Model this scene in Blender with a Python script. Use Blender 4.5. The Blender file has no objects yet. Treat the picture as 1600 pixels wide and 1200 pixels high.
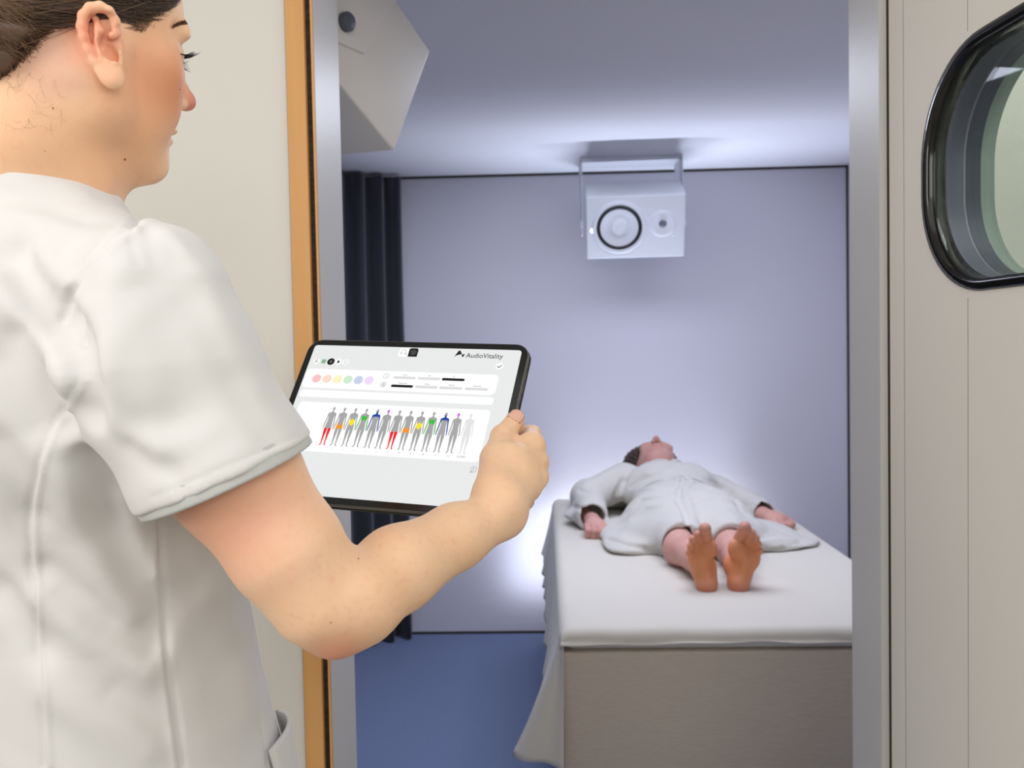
import bpy, bmesh, math, random
import numpy as np
from mathutils import Vector, Matrix
from mathutils.bvhtree import BVHTree
import mathutils.geometry
rnd = random.Random(7)
PI = math.pi
scene = bpy.context.scene
C = scene.collection

# ------------------------------------------------------------------ camera
FPX = 1400.0                                    # focal length in pixels of a 1600 px wide frame
CAM = np.array([0.0, 0.0, 1.45])
_y = np.array([50., 52., 1400.]); _y /= np.linalg.norm(_y)
_r = math.radians(1.05)
_z = np.array([-math.sin(_r), math.cos(_r), 0.]); _z -= _y*np.dot(_z, _y); _z /= np.linalg.norm(_z)
_x = np.cross(_y, _z)
if _x[0] < 0: _x = -_x
MC = np.stack([_x, _y, _z], 0)                  # world = camera(right, up, forward) @ MC.T
cam_data = bpy.data.cameras.new('camera')
cam = bpy.data.objects.new('camera', cam_data); C.objects.link(cam)
right, up, fwd = [Vector(v) for v in MC.T]
m = Matrix((( right.x, up.x, -fwd.x, 0), (right.y, up.y, -fwd.y, 0), (right.z, up.z, -fwd.z, 0), (0, 0, 0, 1)))
cam.matrix_world = Matrix.Translation(CAM) @ m
cam_data.sensor_width = 36.0
cam_data.lens = 36.0*FPX/1600
cam_data.clip_start = 0.02
cam_data.dof.use_dof = True
cam_data.dof.focus_distance = 0.92
cam_data.dof.aperture_fstop = 10.0
scene.camera = cam

# ------------------------------------------------------------------ light and exposure
w = bpy.data.worlds.new('world'); scene.world = w; w.use_nodes = True
w.node_tree.nodes['Background'].inputs[0].default_value = (.8, .82, .85, 1)
w.node_tree.nodes['Background'].inputs[1].default_value = 0.15
scene.view_settings.view_transform = 'Standard'
scene.view_settings.look = 'None'
scene.view_settings.exposure = 0.0
scene.view_settings.gamma = 1.0
scene.view_settings.use_curve_mapping = False

def area(name, loc, target, sx, sy, power, col, spread=180):
    l = bpy.data.lights.new(name, 'AREA'); l.shape = 'RECTANGLE'; l.size = sx; l.size_y = sy
    l.energy = power; l.color = col; l.spread = math.radians(spread)
    o = bpy.data.objects.new(name, l); C.objects.link(o); o.location = loc
    o.rotation_euler = (Vector(target)-Vector(loc)).to_track_quat('-Z', 'Y').to_euler()
    return o
area('corridor_panel_light', (-0.2, -0.2, 2.46), (-0.2, -0.1, 0), 2.2, 1.7, 8.5, (1, .98, .955))
area('corridor_rear_light', (0.3, -1.9, 2.2), (-0.1, 1.3, 1.1), 1.4, 1.0, 15, (1, .98, .955))
area('corridor_side_fill', (-1.4, -0.5, 2.0), (0.6, 1.1, 1.4), 0.7, 1.0, 16, (1, .975, .95))  # added fill from the left to brighten the open door leaf
area('near_speaker_fill', (1.1, -1.0, 2.1), (-.30, 2.0, 2.0), 0.7, 0.9, 6, (1, .98, .95))  # added fill aimed through the doorway to lift the near loudspeaker
area('porthole_view_fill', (1.1, 0.8, 2.45), (1.1, 0.85, 0), 0.5, 0.8, 12, (1, .98, .95))  # added behind the leaf so the view through the porthole is brighter
# cool LED strip on the wall behind the head end of the treatment bed
area('bed_strip_light', (0.50, 4.49, 0.575), (0.50, 3.75, 2.3), 0.95, 0.06, 10, (.74, .82, 1.0), 80)
area('bed_strip_light_wall', (0.38, 4.42, 0.42), (0.38, 4.60, 0.44), 1.15, 0.42, 3.4, (.78, .85, 1.0))
area('room_ambient_fill', (0.2, 3.0, 2.30), (0.2, 3.1, 0), 1.6, 0.8, 31, (.78, .83, 1.0))  # added fill for the room's bluish ambient level; the ceiling has no cove

# ------------------------------------------------------------------ helpers
def P(px, py, y):
    """world point on the plane Y=y seen at frame position (px, py)"""
    d = MC @ np.array([(px-800)/FPX, (600-py)/FPX, 1.0])
    return CAM + d*(y/d[1])
def srgb(r, g, b):
    f = lambda c: ((c/255)/12.92 if c/255 <= .04045 else (((c/255)+.055)/1.055)**2.4)
    return (f(r), f(g), f(b), 1)
def mat(name, col, rough=.6, spec=.5, metal=0, noise=None, bump=None, col2=None, emit=None, trans=0, sss=0, coat=0, sheen=0):
    """noise=(scale, amount, stretch) mixes col with col2; bump=(scale, strength, distance)"""
    m = bpy.data.materials.new(name); m.use_nodes = True
    nt = m.node_tree; b = nt.nodes['Principled BSDF']
    b.inputs['Base Color'].default_value = col
    b.inputs['Roughness'].default_value = rough
    b.inputs['Specular IOR Level'].default_value = spec
    b.inputs['Metallic'].default_value = metal
    b.inputs['Transmission Weight'].default_value = trans
    b.inputs['Coat Weight'].default_value = coat
    b.inputs['Sheen Weight'].default_value = sheen
    if sss:
        b.inputs['Subsurface Weight'].default_value = sss
        b.inputs['Subsurface Radius'].default_value = (.010, .004, .002)
        b.inputs['Subsurface Scale'].default_value = 1.0
    tc = nt.nodes.new('ShaderNodeTexCoord'); mp = nt.nodes.new('ShaderNodeMapping')
    nt.links.new(tc.outputs['Object'], mp.inputs['Vector'])
    if noise:
        s, amt, st = noise
        mp.inputs['Scale'].default_value = st
        n = nt.nodes.new('ShaderNodeTexNoise'); n.inputs['Scale'].default_value = s; n.inputs['Detail'].default_value = 5
        nt.links.new(mp.outputs[0], n.inputs['Vector'])
        r = nt.nodes.new('ShaderNodeValToRGB'); r.color_ramp.elements[0].position = .5-amt; r.color_ramp.elements[1].position = .5+amt
        r.color_ramp.elements[0].color = col; r.color_ramp.elements[1].color = col2 or col
        nt.links.new(n.outputs['Fac'], r.inputs['Fac']); nt.links.new(r.outputs['Color'], b.inputs['Base Color'])
    if bump:
        s, st, dist = bump
        n = nt.nodes.new('ShaderNodeTexNoise'); n.inputs['Scale'].default_value = s; n.inputs['Detail'].default_value = 3
        nt.links.new(tc.outputs['Object'], n.inputs['Vector'])
        bp = nt.nodes.new('ShaderNodeBump'); bp.inputs['Strength'].default_value = st; bp.inputs['Distance'].default_value = dist
        nt.links.new(n.outputs['Fac'], bp.inputs['Height']); nt.links.new(bp.outputs[0], b.inputs['Normal'])
    if emit:
        b.inputs['Emission Color'].default_value = emit[0]; b.inputs['Emission Strength'].default_value = emit[1]
    return m
def link(name, me, m=None, parent=None, smooth=True, label=None):
    o = bpy.data.objects.new(name, me); C.objects.link(o)
    if m is not None:
        me.materials.append(m)
    if parent is not None: o.parent = parent
    if smooth and len(me.polygons):
        me.polygons.foreach_set('use_smooth', [True]*len(me.polygons))
    if label: o['label'] = label
    return o
def obj(name, bm, m=None, parent=None, smooth=False, label=None):
    bmesh.ops.recalc_face_normals(bm, faces=bm.faces)
    me = bpy.data.meshes.new(name); bm.to_mesh(me); bm.free()
    o = link(name, me, m, parent, smooth, label)
    return o
def bevel_mod(o, w, seg=3, angle=30):
    md = o.modifiers.new('bevel', 'BEVEL'); md.width = w; md.segments = seg; md.limit_method = 'ANGLE'; md.angle_limit = math.radians(angle)
    md.harden_normals = False
    return o
def tag(o, label=None, cat=None, group=None, kind=None):
    if label: o['label'] = label
    if cat: o['category'] = cat
    if group: o['group'] = group
    if kind: o['kind'] = kind
    return o
def empty(name, loc, label, cat, rot=None):
    o = bpy.data.objects.new(name, None); C.objects.link(o); o.location = loc
    if rot is not None: o.rotation_euler = rot
    return tag(o, label, cat)
def box(bm, x0, x1, y0, y1, z0, z1, M=None):
    vs = [bm.verts.new((x, y, z)) for x in (x0, x1) for y in (y0, y1) for z in (z0, z1)]
    if M is not None:
        for v in vs: v.co = M @ v.co
    for f in ((0,1,3,2), (4,6,7,5), (0,4,5,1), (2,3,7,6), (0,2,6,4), (1,5,7,3)):
        bm.faces.new([vs[i] for i in f])
    return vs
def boxobj(name, x0, x1, y0, y1, z0, z1, m, parent=None, bev=0, label=None, M=None):
    bm = bmesh.new(); box(bm, x0, x1, y0, y1, z0, z1, M)
    o = obj(name, bm, m, parent, smooth=bool(bev), label=label)
    if bev: bevel_mod(o, bev)
    return o
def struct(o): o['kind'] = 'structure'; return o
def tube(bm, pts, r, n=8, cap=True, M=None):
    """tube of radius r (number or list) along pts"""
    pts = [Vector(p) for p in pts]; rings = []
    up_ = Vector((0, 0, 1)); prev = None
    for i, p in enumerate(pts):
        t = (pts[min(i+1, len(pts)-1)]-pts[max(i-1, 0)]).normalized()
        if prev is None:
            a = t.cross(up_ if abs(t.z) < .9 else Vector((1, 0, 0))).normalized()
        else:
            a = (prev - t*prev.dot(t)).normalized()
        prev = a; b = t.cross(a)
        rr = r[i] if hasattr(r, '__len__') else r
        rings.append([bm.verts.new(p + a*math.cos(2*PI*k/n)*rr + b*math.sin(2*PI*k/n)*rr) for k in range(n)])
    for r0, r1 in zip(rings, rings[1:]):
        for k in range(n): bm.faces.new((r0[k], r0[(k+1) % n], r1[(k+1) % n], r1[k]))
    if cap:
        bm.faces.new(rings[0]); bm.faces.new(list(reversed(rings[-1])))
def lathe(bm, prof, M, n=48):
    """prof: list of (radius, height) around local Z, placed by M"""
    rings = []
    for r, h in prof:
        if r < 1e-6: rings.append([bm.verts.new(M @ Vector((0, 0, h)))])
        else: rings.append([bm.verts.new(M @ Vector((r*math.cos(2*PI*k/n), r*math.sin(2*PI*k/n), h))) for k in range(n)])
    for a, b in zip(rings, rings[1:]):
        for k in range(n):
            if len(a) == 1 and len(b) > 1: bm.faces.new((a[0], b[k], b[(k+1) % n]))
            elif len(b) == 1 and len(a) > 1: bm.faces.new((a[k], a[(k+1) % n], b[0]))
            elif len(a) > 1: bm.faces.new((a[k], a[(k+1) % n], b[(k+1) % n], b[k]))

# ------------------------------------------------------------------ setting materials
M_wall_out = mat('corridor_laminate', srgb(218, 215, 206), .55, .35, bump=(900, .15, .0006))
M_wall_in = mat('treatment_room_paint', srgb(205, 203, 212), .8, .2, bump=(300, .1, .0008))
M_ceiling = mat('white_ceiling_paint', srgb(222, 222, 228), .85, .2)
M_jamb = mat('satin_grey_jamb', srgb(205, 203, 199), .42, .3, bump=(14, .04, .002))
M_wood = mat('beech_edge', srgb(206, 150, 88), .5, .35, noise=(9, .35, (6, 6, .35)), col2=srgb(219, 166, 104))
M_dark = mat('dark_shadow_gap', srgb(52, 46, 40), .7, .3)
M_brush = mat('dark_brush_seal', srgb(84, 74, 60), .9, .2, noise=(60, .3, (1, 1, 3)), col2=srgb(48, 44, 38))
M_carpet = mat('blue_carpet', srgb(108, 122, 156), .97, .1, noise=(220, .25, (1, 1, 1)), col2=srgb(138, 152, 186), bump=(600, .8, .004))
M_corr_floor = mat('corridor_vinyl', srgb(160, 155, 148), .45, .4)

# ------------------------------------------------------------------ setting: the treatment room
YF, YB, HC = 1.45, 4.56, 2.345
JL, JR = -.3625, .5355
struct(boxobj('floor', -1.75, 1.56, 1.45, 4.62, -.06, 0, M_carpet))
struct(boxobj('floor_corridor', -1.7, 1.7, -2.3, 1.45, -.06, 0, M_corr_floor))
struct(boxobj('ceiling', -1.75, 1.60, 1.585, 4.62, HC, HC+.06, M_ceiling))
struct(boxobj('ceiling_corridor', -1.7, 1.7, -2.3, 1.45, 2.5, 2.56, M_ceiling))
struct(boxobj('wall_back', -1.75, 1.53, YB, YB+.06, .008, HC-.012, M_wall_in))
struct(boxobj('wall_right', 1.53, 1.58, 1.585, YB+.06, 0, HC, M_wall_in))
struct(boxobj('wall_left', -1.75, -1.69, 1.585, YB+.06, 0, HC, M_wall_in))
struct(boxobj('shadow_gap_strip', -1.75, 1.53, YB-.004, YB+.055, HC-.012, HC, M_dark))  # dark colour stands in for the shade in the gap under the ceiling
struct(boxobj('baseboard_back', -1.70, 1.53, YB-.006, YB, 0, .012, M_dark))
struct(boxobj('trim_2', 1.520, 1.532, YB-.006, YB+.002, 0, HC, M_dark))
# front wall around the doorway
struct(boxobj('wall_front', -1.75, JL-.045, YF, 1.585, 0, 2.5, M_wall_out))
struct(boxobj('wall_front_right', JR+.012, 1.7, YF, 1.585, 0, 2.5, M_wall_out))
struct(boxobj('wall_front_top', JL-.045, JR+.012, YF, 1.585, 2.2, 2.5, M_wall_out))
struct(boxobj('wall_corridor_left', -1.76, -1.70, -2.3, 1.45, 0, 2.5, M_wall_out))
struct(boxobj('wall_corridor_right', 1.45, 1.51, -2.3, 1.45, 0, 2.5, mat('pale_green_grey_wall', srgb(206, 210, 205), .7, .3)))
struct(boxobj('wall_corridor_end', -1.7, 1.7, -2.36, -2.3, 0, 2.5, M_wall_out))
# door frame: beech edge, brush seal, jambs
struct(boxobj('trim_3', JL-.0445, JL-.0425, YF-.004, YF+.01, 0, 2.2, mat('grey_edge_strip', srgb(150, 146, 140), .5, .4)))
struct(boxobj('trim_4', JL-.0425, JL-.0125, YF-.008, YF+.06, 0, 2.2, M_wood))
struct(boxobj('trim_5', JL-.0125, JL-.0035, YF+.004, YF+.06, 0, 2.2, M_brush))
struct(boxobj('trim_6', JL-.0035, JL, YF-.002, YF+.06, 0, 2.2, M_wood))
struct(boxobj('trim_7', JL-.05, JL, YF+.0601, YF+.183, 0, 2.2, M_jamb))
struct(boxobj('trim_8', JL-.0001, JL+.0006, YF+.003, YF+.0602, 0, 2.2, M_jamb))
struct(boxobj('trim_9', JR, JR+.012, YF, YF+.138, 0, 2.2, M_jamb))
struct(boxobj('shadow_gap_strip0', JL, JR, YF, YF+.138, 2.19, 2.2, M_jamb))

# ------------------------------------------------------------------ door leaf with porthole
def rrect(u0, u1, z0, z1, r, n=14):
    pts = []
    for cx, cz, a0 in ((u1-r, z1-r, 0), (u0+r, z1-r, 90), (u0+r, z0+r, 180), (u1-r, z0+r, 270)):
        for k in range(n+1):
            a = math.radians(a0+90*k/n); pts.append((cx+r*math.cos(a), cz+r*math.sin(a)))
    return pts
def band(bm, loops, closed=True):
    rings = [[bm.verts.new(p) for p in L] for L in loops]
    n = len(rings[0])
    for a, b in zip(rings, rings[1:]):
        for k in range(n if closed else n-1): bm.faces.new((a[k], a[(k+1) % n], b[(k+1) % n], b[k]))
    return rings
DT = .10
DH = Vector((.5475, 1.440, 0)); du = Vector((.1064, -.9943, 0)).normalized(); dn = Vector((-du.y, du.x, 0)) # dn points to +X (into leaf)
if dn.x < 0: dn = -dn
def D(u, z, d): return DH + du*u + dn*d + Vector((0, 0, z))
door = empty('door_1', DH, None, None); door['kind'] = 'structure'
Md = mat('door_laminate', srgb(232, 227, 216), .6, .35, bump=(1400, .25, .0005))
W_U0, W_U1, W_Z0, W_Z1, W_R = .112, .78, 1.530, 1.843, .135
inner = rrect(W_U0, W_U1, W_Z0, W_Z1, W_R)
outer = []
for i, (cu, cz, su, sz) in enumerate(((.89, 2.18, 0, 1), (0, 2.18, 1, 0), (0, .01, 0, 1), (.89, .01, 1, 0))):
    for k in range(15):
        u, z = inner[i*15+k]; t = k/14
        if su == 0:     # first half runs along the vertical side, second half along the horizontal one
            outer.append((cu, z+(cz-z)*min(1, t*2)) if t <= .5 else (cu+(u-cu)*(t*2-1), cz))
        else:
            outer.append((u+(cu-u)*min(1, t*2), cz) if t <= .5 else (cu, cz+(z-cz)*(t*2-1)))
bm = bmesh.new()
band(bm, [[D(u, z, DT) for u, z in inner], [D(u, z, 0) for u, z in inner], [D(u, z, 0) for u, z in outer], [D(u, z, DT) for u, z in outer], [D(u, z, DT) for u, z in inner]])
bmesh.ops.remove_doubles(bm, verts=bm.verts, dist=1e-5)
leaf = obj('door_leaf', bm, Md); leaf.parent = door; leaf.matrix_parent_inverse = Matrix.Translation(-DH)
def dpart(name, loops, m, smooth=True):
    bm = bmesh.new(); band(bm, loops); o = obj(name, bm, m, None, smooth); o.parent = door; o.matrix_parent_inverse = Matrix.Translation(-DH); return o
def LP(off, d):   # loop: outline shrunk inwards by off at depth d
    return [D(u, z, d) for u, z in rrect(W_U0+off, W_U1-off, W_Z0+off, W_Z1-off, W_R-off)]
M_rub = mat('black_gasket', srgb(20, 18, 15), .14, .6)
dpart('porthole_rim', [LP(-.013, .0003), LP(-.012, -.003), LP(-.002, -.004), LP(.003, -.001), LP(.004, .010), LP(.0045, .024), LP(.0005, .0245)], M_rub)
M_sp1 = mat('slate_spacer', srgb(92, 94, 108), .5, .4)
M_sp2 = mat('dark_slate_spacer', srgb(72, 74, 86), .5, .4)
M_sp3 = mat('sage_spacer', srgb(142, 152, 143), .5, .4)
dpart('porthole_spacer', [LP(.004, .026), LP(.004, .052)], M_sp1)
dpart('porthole_spacer', [LP(.0035, .052), LP(.0025, .0535), LP(.0035, .055)], mat('pale_spacer_line', srgb(150, 152, 160), .4, .5))
dpart('porthole_spacer', [LP(.004, .055), LP(.004, .078)], M_sp2)
dpart('porthole_spacer', [LP(.004, .078), LP(.003, .0995), LP(-.012, .103)], M_sp3)
def glass_mat(name, tint):
    m = bpy.data.materials.new(name); m.use_nodes = True; nt = m.node_tree
    nt.nodes.remove(nt.nodes['Principled BSDF'])
    tr = nt.nodes.new('ShaderNodeBsdfTransparent'); tr.inputs[0].default_value = tint
    gl = nt.nodes.new('ShaderNodeBsdfGlossy'); gl.inputs['Roughness'].default_value = .02
    lw = nt.nodes.new('ShaderNodeLayerWeight'); lw.inputs[0].default_value = .12
    fr = nt.nodes.new('ShaderNodeMath'); fr.operation = 'MULTIPLY'; fr.inputs[1].default_value = .35; nt.links.new(lw.outputs['Facing'], fr.inputs[0])
    mx = nt.nodes.new('ShaderNodeMixShader')
    nt.links.new(fr.outputs[0], mx.inputs[0]); nt.links.new(tr.outputs[0], mx.inputs[1]); nt.links.new(gl.outputs[0], mx.inputs[2])
    nt.links.new(mx.outputs[0], nt.nodes['Material Output'].inputs[0]); return m
M_glass = glass_mat('porthole_glass', (.93, .95, .945, 1))
for d in (.027, .062, .092):
    bm = bmesh.new()
    a = [bm.verts.new(D(u, z, d)) for u, z in rrect(W_U0+.002, W_U1-.002, W_Z0+.002, W_Z1-.002, W_R-.002)]
    b = [bm.verts.new(D(u, z, d+.004)) for u, z in rrect(W_U0+.002, W_U1-.002, W_Z0+.002, W_Z1-.002, W_R-.002)]
    bm.faces.new(a); bm.faces.new(list(reversed(b)))
    for k in range(len(a)): bm.faces.new((a[k], a[(k+1) % len(a)], b[(k+1) % len(a)], b[k]))
    o = obj('glass_pane', bm, M_glass); o.parent = door; o.matrix_parent_inverse = Matrix.Translation(-DH)
# joints of the vinyl facing and the dark seal at the hinge edge
for u in (.045, .2135, .5):
    for z0, z1 in (((.02, W_Z0-.02), (W_Z1+.02, 2.17)) if u > .1 else ((.02, 2.17),)):
        bm = bmesh.new(); vs = [bm.verts.new(D(uu, z, dd)) for uu, z, dd in ((u-.0004, z0, -.0004), (u+.0004, z0, -.0004), (u+.0004, z1, -.0004), (u-.0004, z1, -.0004), (u-.0004, z0, .001), (u+.0004, z0, .001), (u+.0004, z1, .001), (u-.0004, z1, .001))]
        for f in ((0,1,2,3), (7,6,5,4), (0,4,5,1), (1,5,6,2), (2,6,7,3), (3,7,4,0)): bm.faces.new([vs[i] for i in f])
        o = obj('panel_joint', bm, mat('panel_joint_grey', srgb(150, 146, 138), .7, .2) if 'panel_joint_grey' not in bpy.data.materials else bpy.data.materials['panel_joint_grey'])
        o.parent = door; o.matrix_parent_inverse = Matrix.Translation(-DH)
bm = bmesh.new(); vs = []
for uu, dd in ((-.010, .001), (-.0005, .001), (-.0005, .06), (-.010, .06)):
    for z in (.01, 2.18): vs.append(bm.verts.new(D(uu, z, dd)))
for f in ((0,2,3,1), (2,4,5,3), (4,6,7,5), (6,0,1,7), (0,6,4,2), (1,3,5,7)): bm.faces.new([vs[i] for i in f])
o = obj('hinge_seal', bm, M_dark); o.parent = door; o.matrix_parent_inverse = Matrix.Translation(-DH)

# ------------------------------------------------------------------ curtain in the far left corner
M_curt = mat('navy_black_curtain', srgb(52, 54, 62), .85, .2, sheen=.3, bump=(500, .3, .001))
def poly_at(path, s):
    for (x0, y0), (x1, y1) in zip(path, path[1:]):
        L = math.hypot(x1-x0, y1-y0)
        if s <= L or (x1, y1) == path[-1]:
            t = s/L; return x0+(x1-x0)*t, y0+(y1-y0)*t, -(y1-y0)/L, (x1-x0)/L
        s -= L
bm = bmesh.new(); path = [(-.700, 4.50), (-.80, 4.45), (-.97, 4.33), (-1.2, 4.05), (-1.42, 3.6), (-1.5, 3.0)]
N = 420; rows = []
Ltot = sum(math.hypot(b[0]-a[0], b[1]-a[1]) for a, b in zip(path, path[1:]))
for iz in range(13):
    z = .012 + (HC-.03)*iz/12; row = []
    for k in range(N+1):
        s = Ltot*k/N; x, y, nx, ny = poly_at(path, s)
        ph = 2*PI*s/.105 + .8*math.sin(s*9)+.25*math.sin(iz*.5+s*4)
        w_ = math.sin(ph); w_ = math.copysign(abs(w_)**.75, w_)
        a = (.038+.008*math.sin(s*17))*(1-.12*iz/12)
        row.append(bm.verts.new((x+nx*a*w_, y+ny*a*w_, z)))
    rows.append(row)
for a, b in zip(rows, rows[1:]):
    for k in range(N): bm.faces.new((a[k], a[k+1], b[k+1], b[k]))
cur = obj('curtain', bm, M_curt, smooth=True)
md = cur.modifiers.new('t', 'SOLIDIFY'); md.thickness = .002; md.offset = 0
tag(cur, 'dark navy floor-length curtain hanging in folds in the far left corner', 'curtain')

# ------------------------------------------------------------------ loudspeakers
M_spk = mat('white_speaker_lacquer', srgb(204, 206, 212), .45, .4)
M_spk2 = mat('cream_speaker_lacquer', srgb(232, 226, 216), .5, .4)
M_blk = mat('black_rubber', srgb(14, 14, 16), .6, .4)
M_cone = mat('pale_cone', srgb(205, 207, 214), .35, .5)
M_grey = mat('grey_metal', srgb(92, 96, 106), .5, .4)
def speaker(name, label, Mx, W, H, Dp, knob_pos, m):
    """local: front faces -Y, width X, height Z, centre of the front face at origin"""
    root = empty(name, (0, 0, 0), label, 'speaker'); root.matrix_world = Mx
    boxobj('cabinet', -W/2, W/2, 0, Dp, -H/2, H/2, m, root, bev=.006)
    R = Matrix.Rotation(PI/2, 4, 'X')    # local z -> -Y
    wx, wz = -W*.165, 0.0
    T = Matrix.Translation((wx, 0, wz)) @ R
    bm = bmesh.new(); lathe(bm, [(.122, -.001), (.120, .006), (.110, .009), (.102, .006), (.099, .002)], T); obj('woofer_ring', bm, m, root, smooth=True)
    bm = bmesh.new(); lathe(bm, [(.101, .0015), (.099, .007), (.093, .009), (.085, .006), (.084, .002)], T); wo = obj('woofer_surround', bm, M_blk, root, smooth=True)
    bm = bmesh.new(); lathe(bm, [(.088, .0045), (.060, .0020), (.036, .0008), (.034, .0030), (.031, .0050), (.028, .0035), (.015, .0045), (0, .0050)], T); obj('woofer_cone', bm, M_cone, root, smooth=True)
    T2 = Matrix.Translation((W*.275, 0, .012)) @ R
    bm = bmesh.new(); lathe(bm, [(.062, -.001), (.060, .003), (.045, .0035), (.030, .0015), (.018, .001)], T2); obj('tweeter_waveguide', bm, m, root, smooth=True)
    bm = bmesh.new(); lathe(bm, [(.017, .0005), (.015, .004), (.008, .008), (0, .009)], T2); obj('tweeter_dome', bm, M_grey, root, smooth=True)
    for sx, sz in ((-.045, -.04), (.05, -.04)):
        bm = bmesh.new(); lathe(bm, [(.005, .0), (.005, .002), (0, .003)], Matrix.Translation((W*.275+sx, 0, sz)) @ R, 16); obj('screw', bm, M_cone, root, smooth=True)
    bm = bmesh.new(); lathe(bm, [(.011, -.001), (.011, .003), (.007, .005), (0, .006)], Matrix.Translation((-W/2+.03, 0, -.01)) @ R, 24)
    obj('power_light', bm, mat('power_light_white', (1, 1, 1, 1), .4, .5, emit=((.85, 1, 1, 1), 4)), root, smooth=True, label='small glowing white power light')
    return root
def bracket(root, W, H, Dp, topz, m, knobm, plate_w, pivot=(.5, .0), drop=.06, knob_r=.016):
    """U bracket: an arm on either end and a bridge; given in the speaker's own frame"""
    px_, pz_ = Dp*pivot[0], H*pivot[1]
# far speaker above the bed
tilt = math.radians(24)
fs = Vector(P(993, 355, 4.02)); fs_rot = Matrix.Rotation(math.radians(-3), 4, 'Z') @ Matrix.Rotation(tilt, 4, 'X')
sp = speaker('loudspeaker', 'white loudspeaker above the bed foot-to-wall axis, tilted down on a ceiling bracket', Matrix.Translation(fs) @ fs_rot, .435, .285, .27, None, M_spk)
sp['label'] = 'white two-cone loudspeaker hanging under the ceiling above the bed, tilted down'
br = boxobj  # ceiling bracket of the far speaker: its own parts under the speaker
inv = (Matrix.Translation(fs) @ fs_rot).inverted()
def world_part(name, bm, m, root, smooth=False, label=None):
    o = obj(name, bm, m, None, smooth, label); o.parent = root; o.matrix_parent_inverse = root.matrix_world.inverted(); return o
bm = bmesh.new()
xc = fs.x; x0, x1 = xc-.230, xc+.240
bm2 = bmesh.new(); box(bm2, x0, x1, 4.20, 4.44, HC-.008, HC-.0005); world_part('bracket_plate', bm2, M_spk, sp)
for xx in (x0, x1-.005):
    bm2 = bmesh.new()
    pr = [(4.20, HC-.006), (4.44, HC-.006), (4.30, 2.02), (4.26, 1.985), (4.19, 1.985), (4.15, 2.04)]
    va = [bm2.verts.new((xx, a, b)) for a, b in pr]; vb = [bm2.verts.new((xx+.005, a, b)) for a, b in pr]
    bm2.faces.new(va); bm2.faces.new(list(reversed(vb)))
    for k in range(6): bm2.faces.new((va[k], va[(k+1) % 6], vb[(k+1) % 6], vb[k]))
    arm = world_part('bracket_arm', bm2, M_spk, sp)
    bm2 = bmesh.new(); s_ = -1 if xx == x0 else 1
    lathe(bm2, [(.016, 0), (.016, .006), (.008, .009), (0, .010)], Matrix.Translation((xx+(0 if s_ < 0 else .005), 4.17, 2.03)) @ Matrix.Rotation(s_*PI/2, 4, 'Y'), 20)
    world_part('bracket_knob', bm2, M_cone, sp, True)
# near speaker, upper left of the doorway
a_ = Vector((-.3762, -.8042, .4602)).normalized(); e_ = Vector((-.2468, -.3927, -.8860)).normalized(); b_ = Vector((-.8932, .4468, .0508)).normalized()
V2 = Vector(P(617, 236, 1.98))
# box axes: depth along a_ (front is at the -a_ end), height along e_, width along b_
Hn, Wn, Dn = .285, .435, .27
ex = b_.copy(); ey = a_.copy(); ez = (-e_).copy()
ctr = V2 + ez*Hn/2 + ex*Wn/2
Mn = Matrix(((ex.x, ey.x, ez.x, ctr.x), (ex.y, ey.y, ez.y, ctr.y), (ex.z, ey.z, ez.z, ctr.z), (0, 0, 0, 1)))
if Mn.to_3x3().determinant() < 0:
    ex = -ex; Mn = Matrix(((ex.x, ey.x, ez.x, ctr.x), (ex.y, ey.y, ez.y, ctr.y), (ex.z, ey.z, ez.z, ctr.z), (0, 0, 0, 1)))
sn = speaker('loudspeaker', 'cream loudspeaker cabinet seen from behind at the top left of the doorway', Mn, Wn, Hn, Dn, None, M_spk2)
side = -1 if ex.dot(b_) > 0 else 1
# U bracket: side plates with a dark knob and a bridge across the back
for s_ in (-1, 1):
    bm2 = bmesh.new(); xx = s_*(Wn/2+.003)
    cy_, cz_ = .187, -.040      # lower front corner of the plate, which hangs plumb while the cabinet tilts
    pr = [(cy_, cz_), (cy_-.17*.20, cz_+.98*.20), (cy_-.17*.20+.88*.16, cz_+.98*.20-.47*.16), (cy_+.88*.16, cz_-.47*.16)]
    va = [bm2.verts.new((xx-.0025, a, b)) for a, b in pr]; vb = [bm2.verts.new((xx+.0025, a, b)) for a, b in pr]
    bm2.faces.new(va); bm2.faces.new(list(reversed(vb)))
    for k in range(4): bm2.faces.new((va[k], va[(k+1) % 4], vb[(k+1) % 4], vb[k]))
    o = obj('bracket_arm', bm2, M_spk2, sn); bevel_mod(o, .0015, 2)
    bm2 = bmesh.new(); lathe(bm2, [(.019, 0), (.019, .012), (.016, .016), (0, .017)], Matrix.Translation((xx+s_*.0025, cy_+.078, cz_+.008)) @ Matrix.Rotation(s_*PI/2, 4, 'Y'), 28)
    obj('bracket_knob', bm2, M_grey, sn, True, label='dark grey bracket knob')
boxobj('bracket_bridge', -Wn/2-.005, Wn/2+.005, .285, .290, .02, .12, M_spk2, sn)
# drop rod from the bridge to the ceiling
rb0 = Mn @ Vector((0, .288, .07)); bm2 = bmesh.new(); tube(bm2, [rb0, Vector((rb0.x, rb0.y, HC-.002))], .012, 16); ro = obj('ceiling_rod', bm2, M_spk2, None, True); ro.parent = sn; ro.matrix_parent_inverse = Mn.inverted()
bm2 = bmesh.new()

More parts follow.
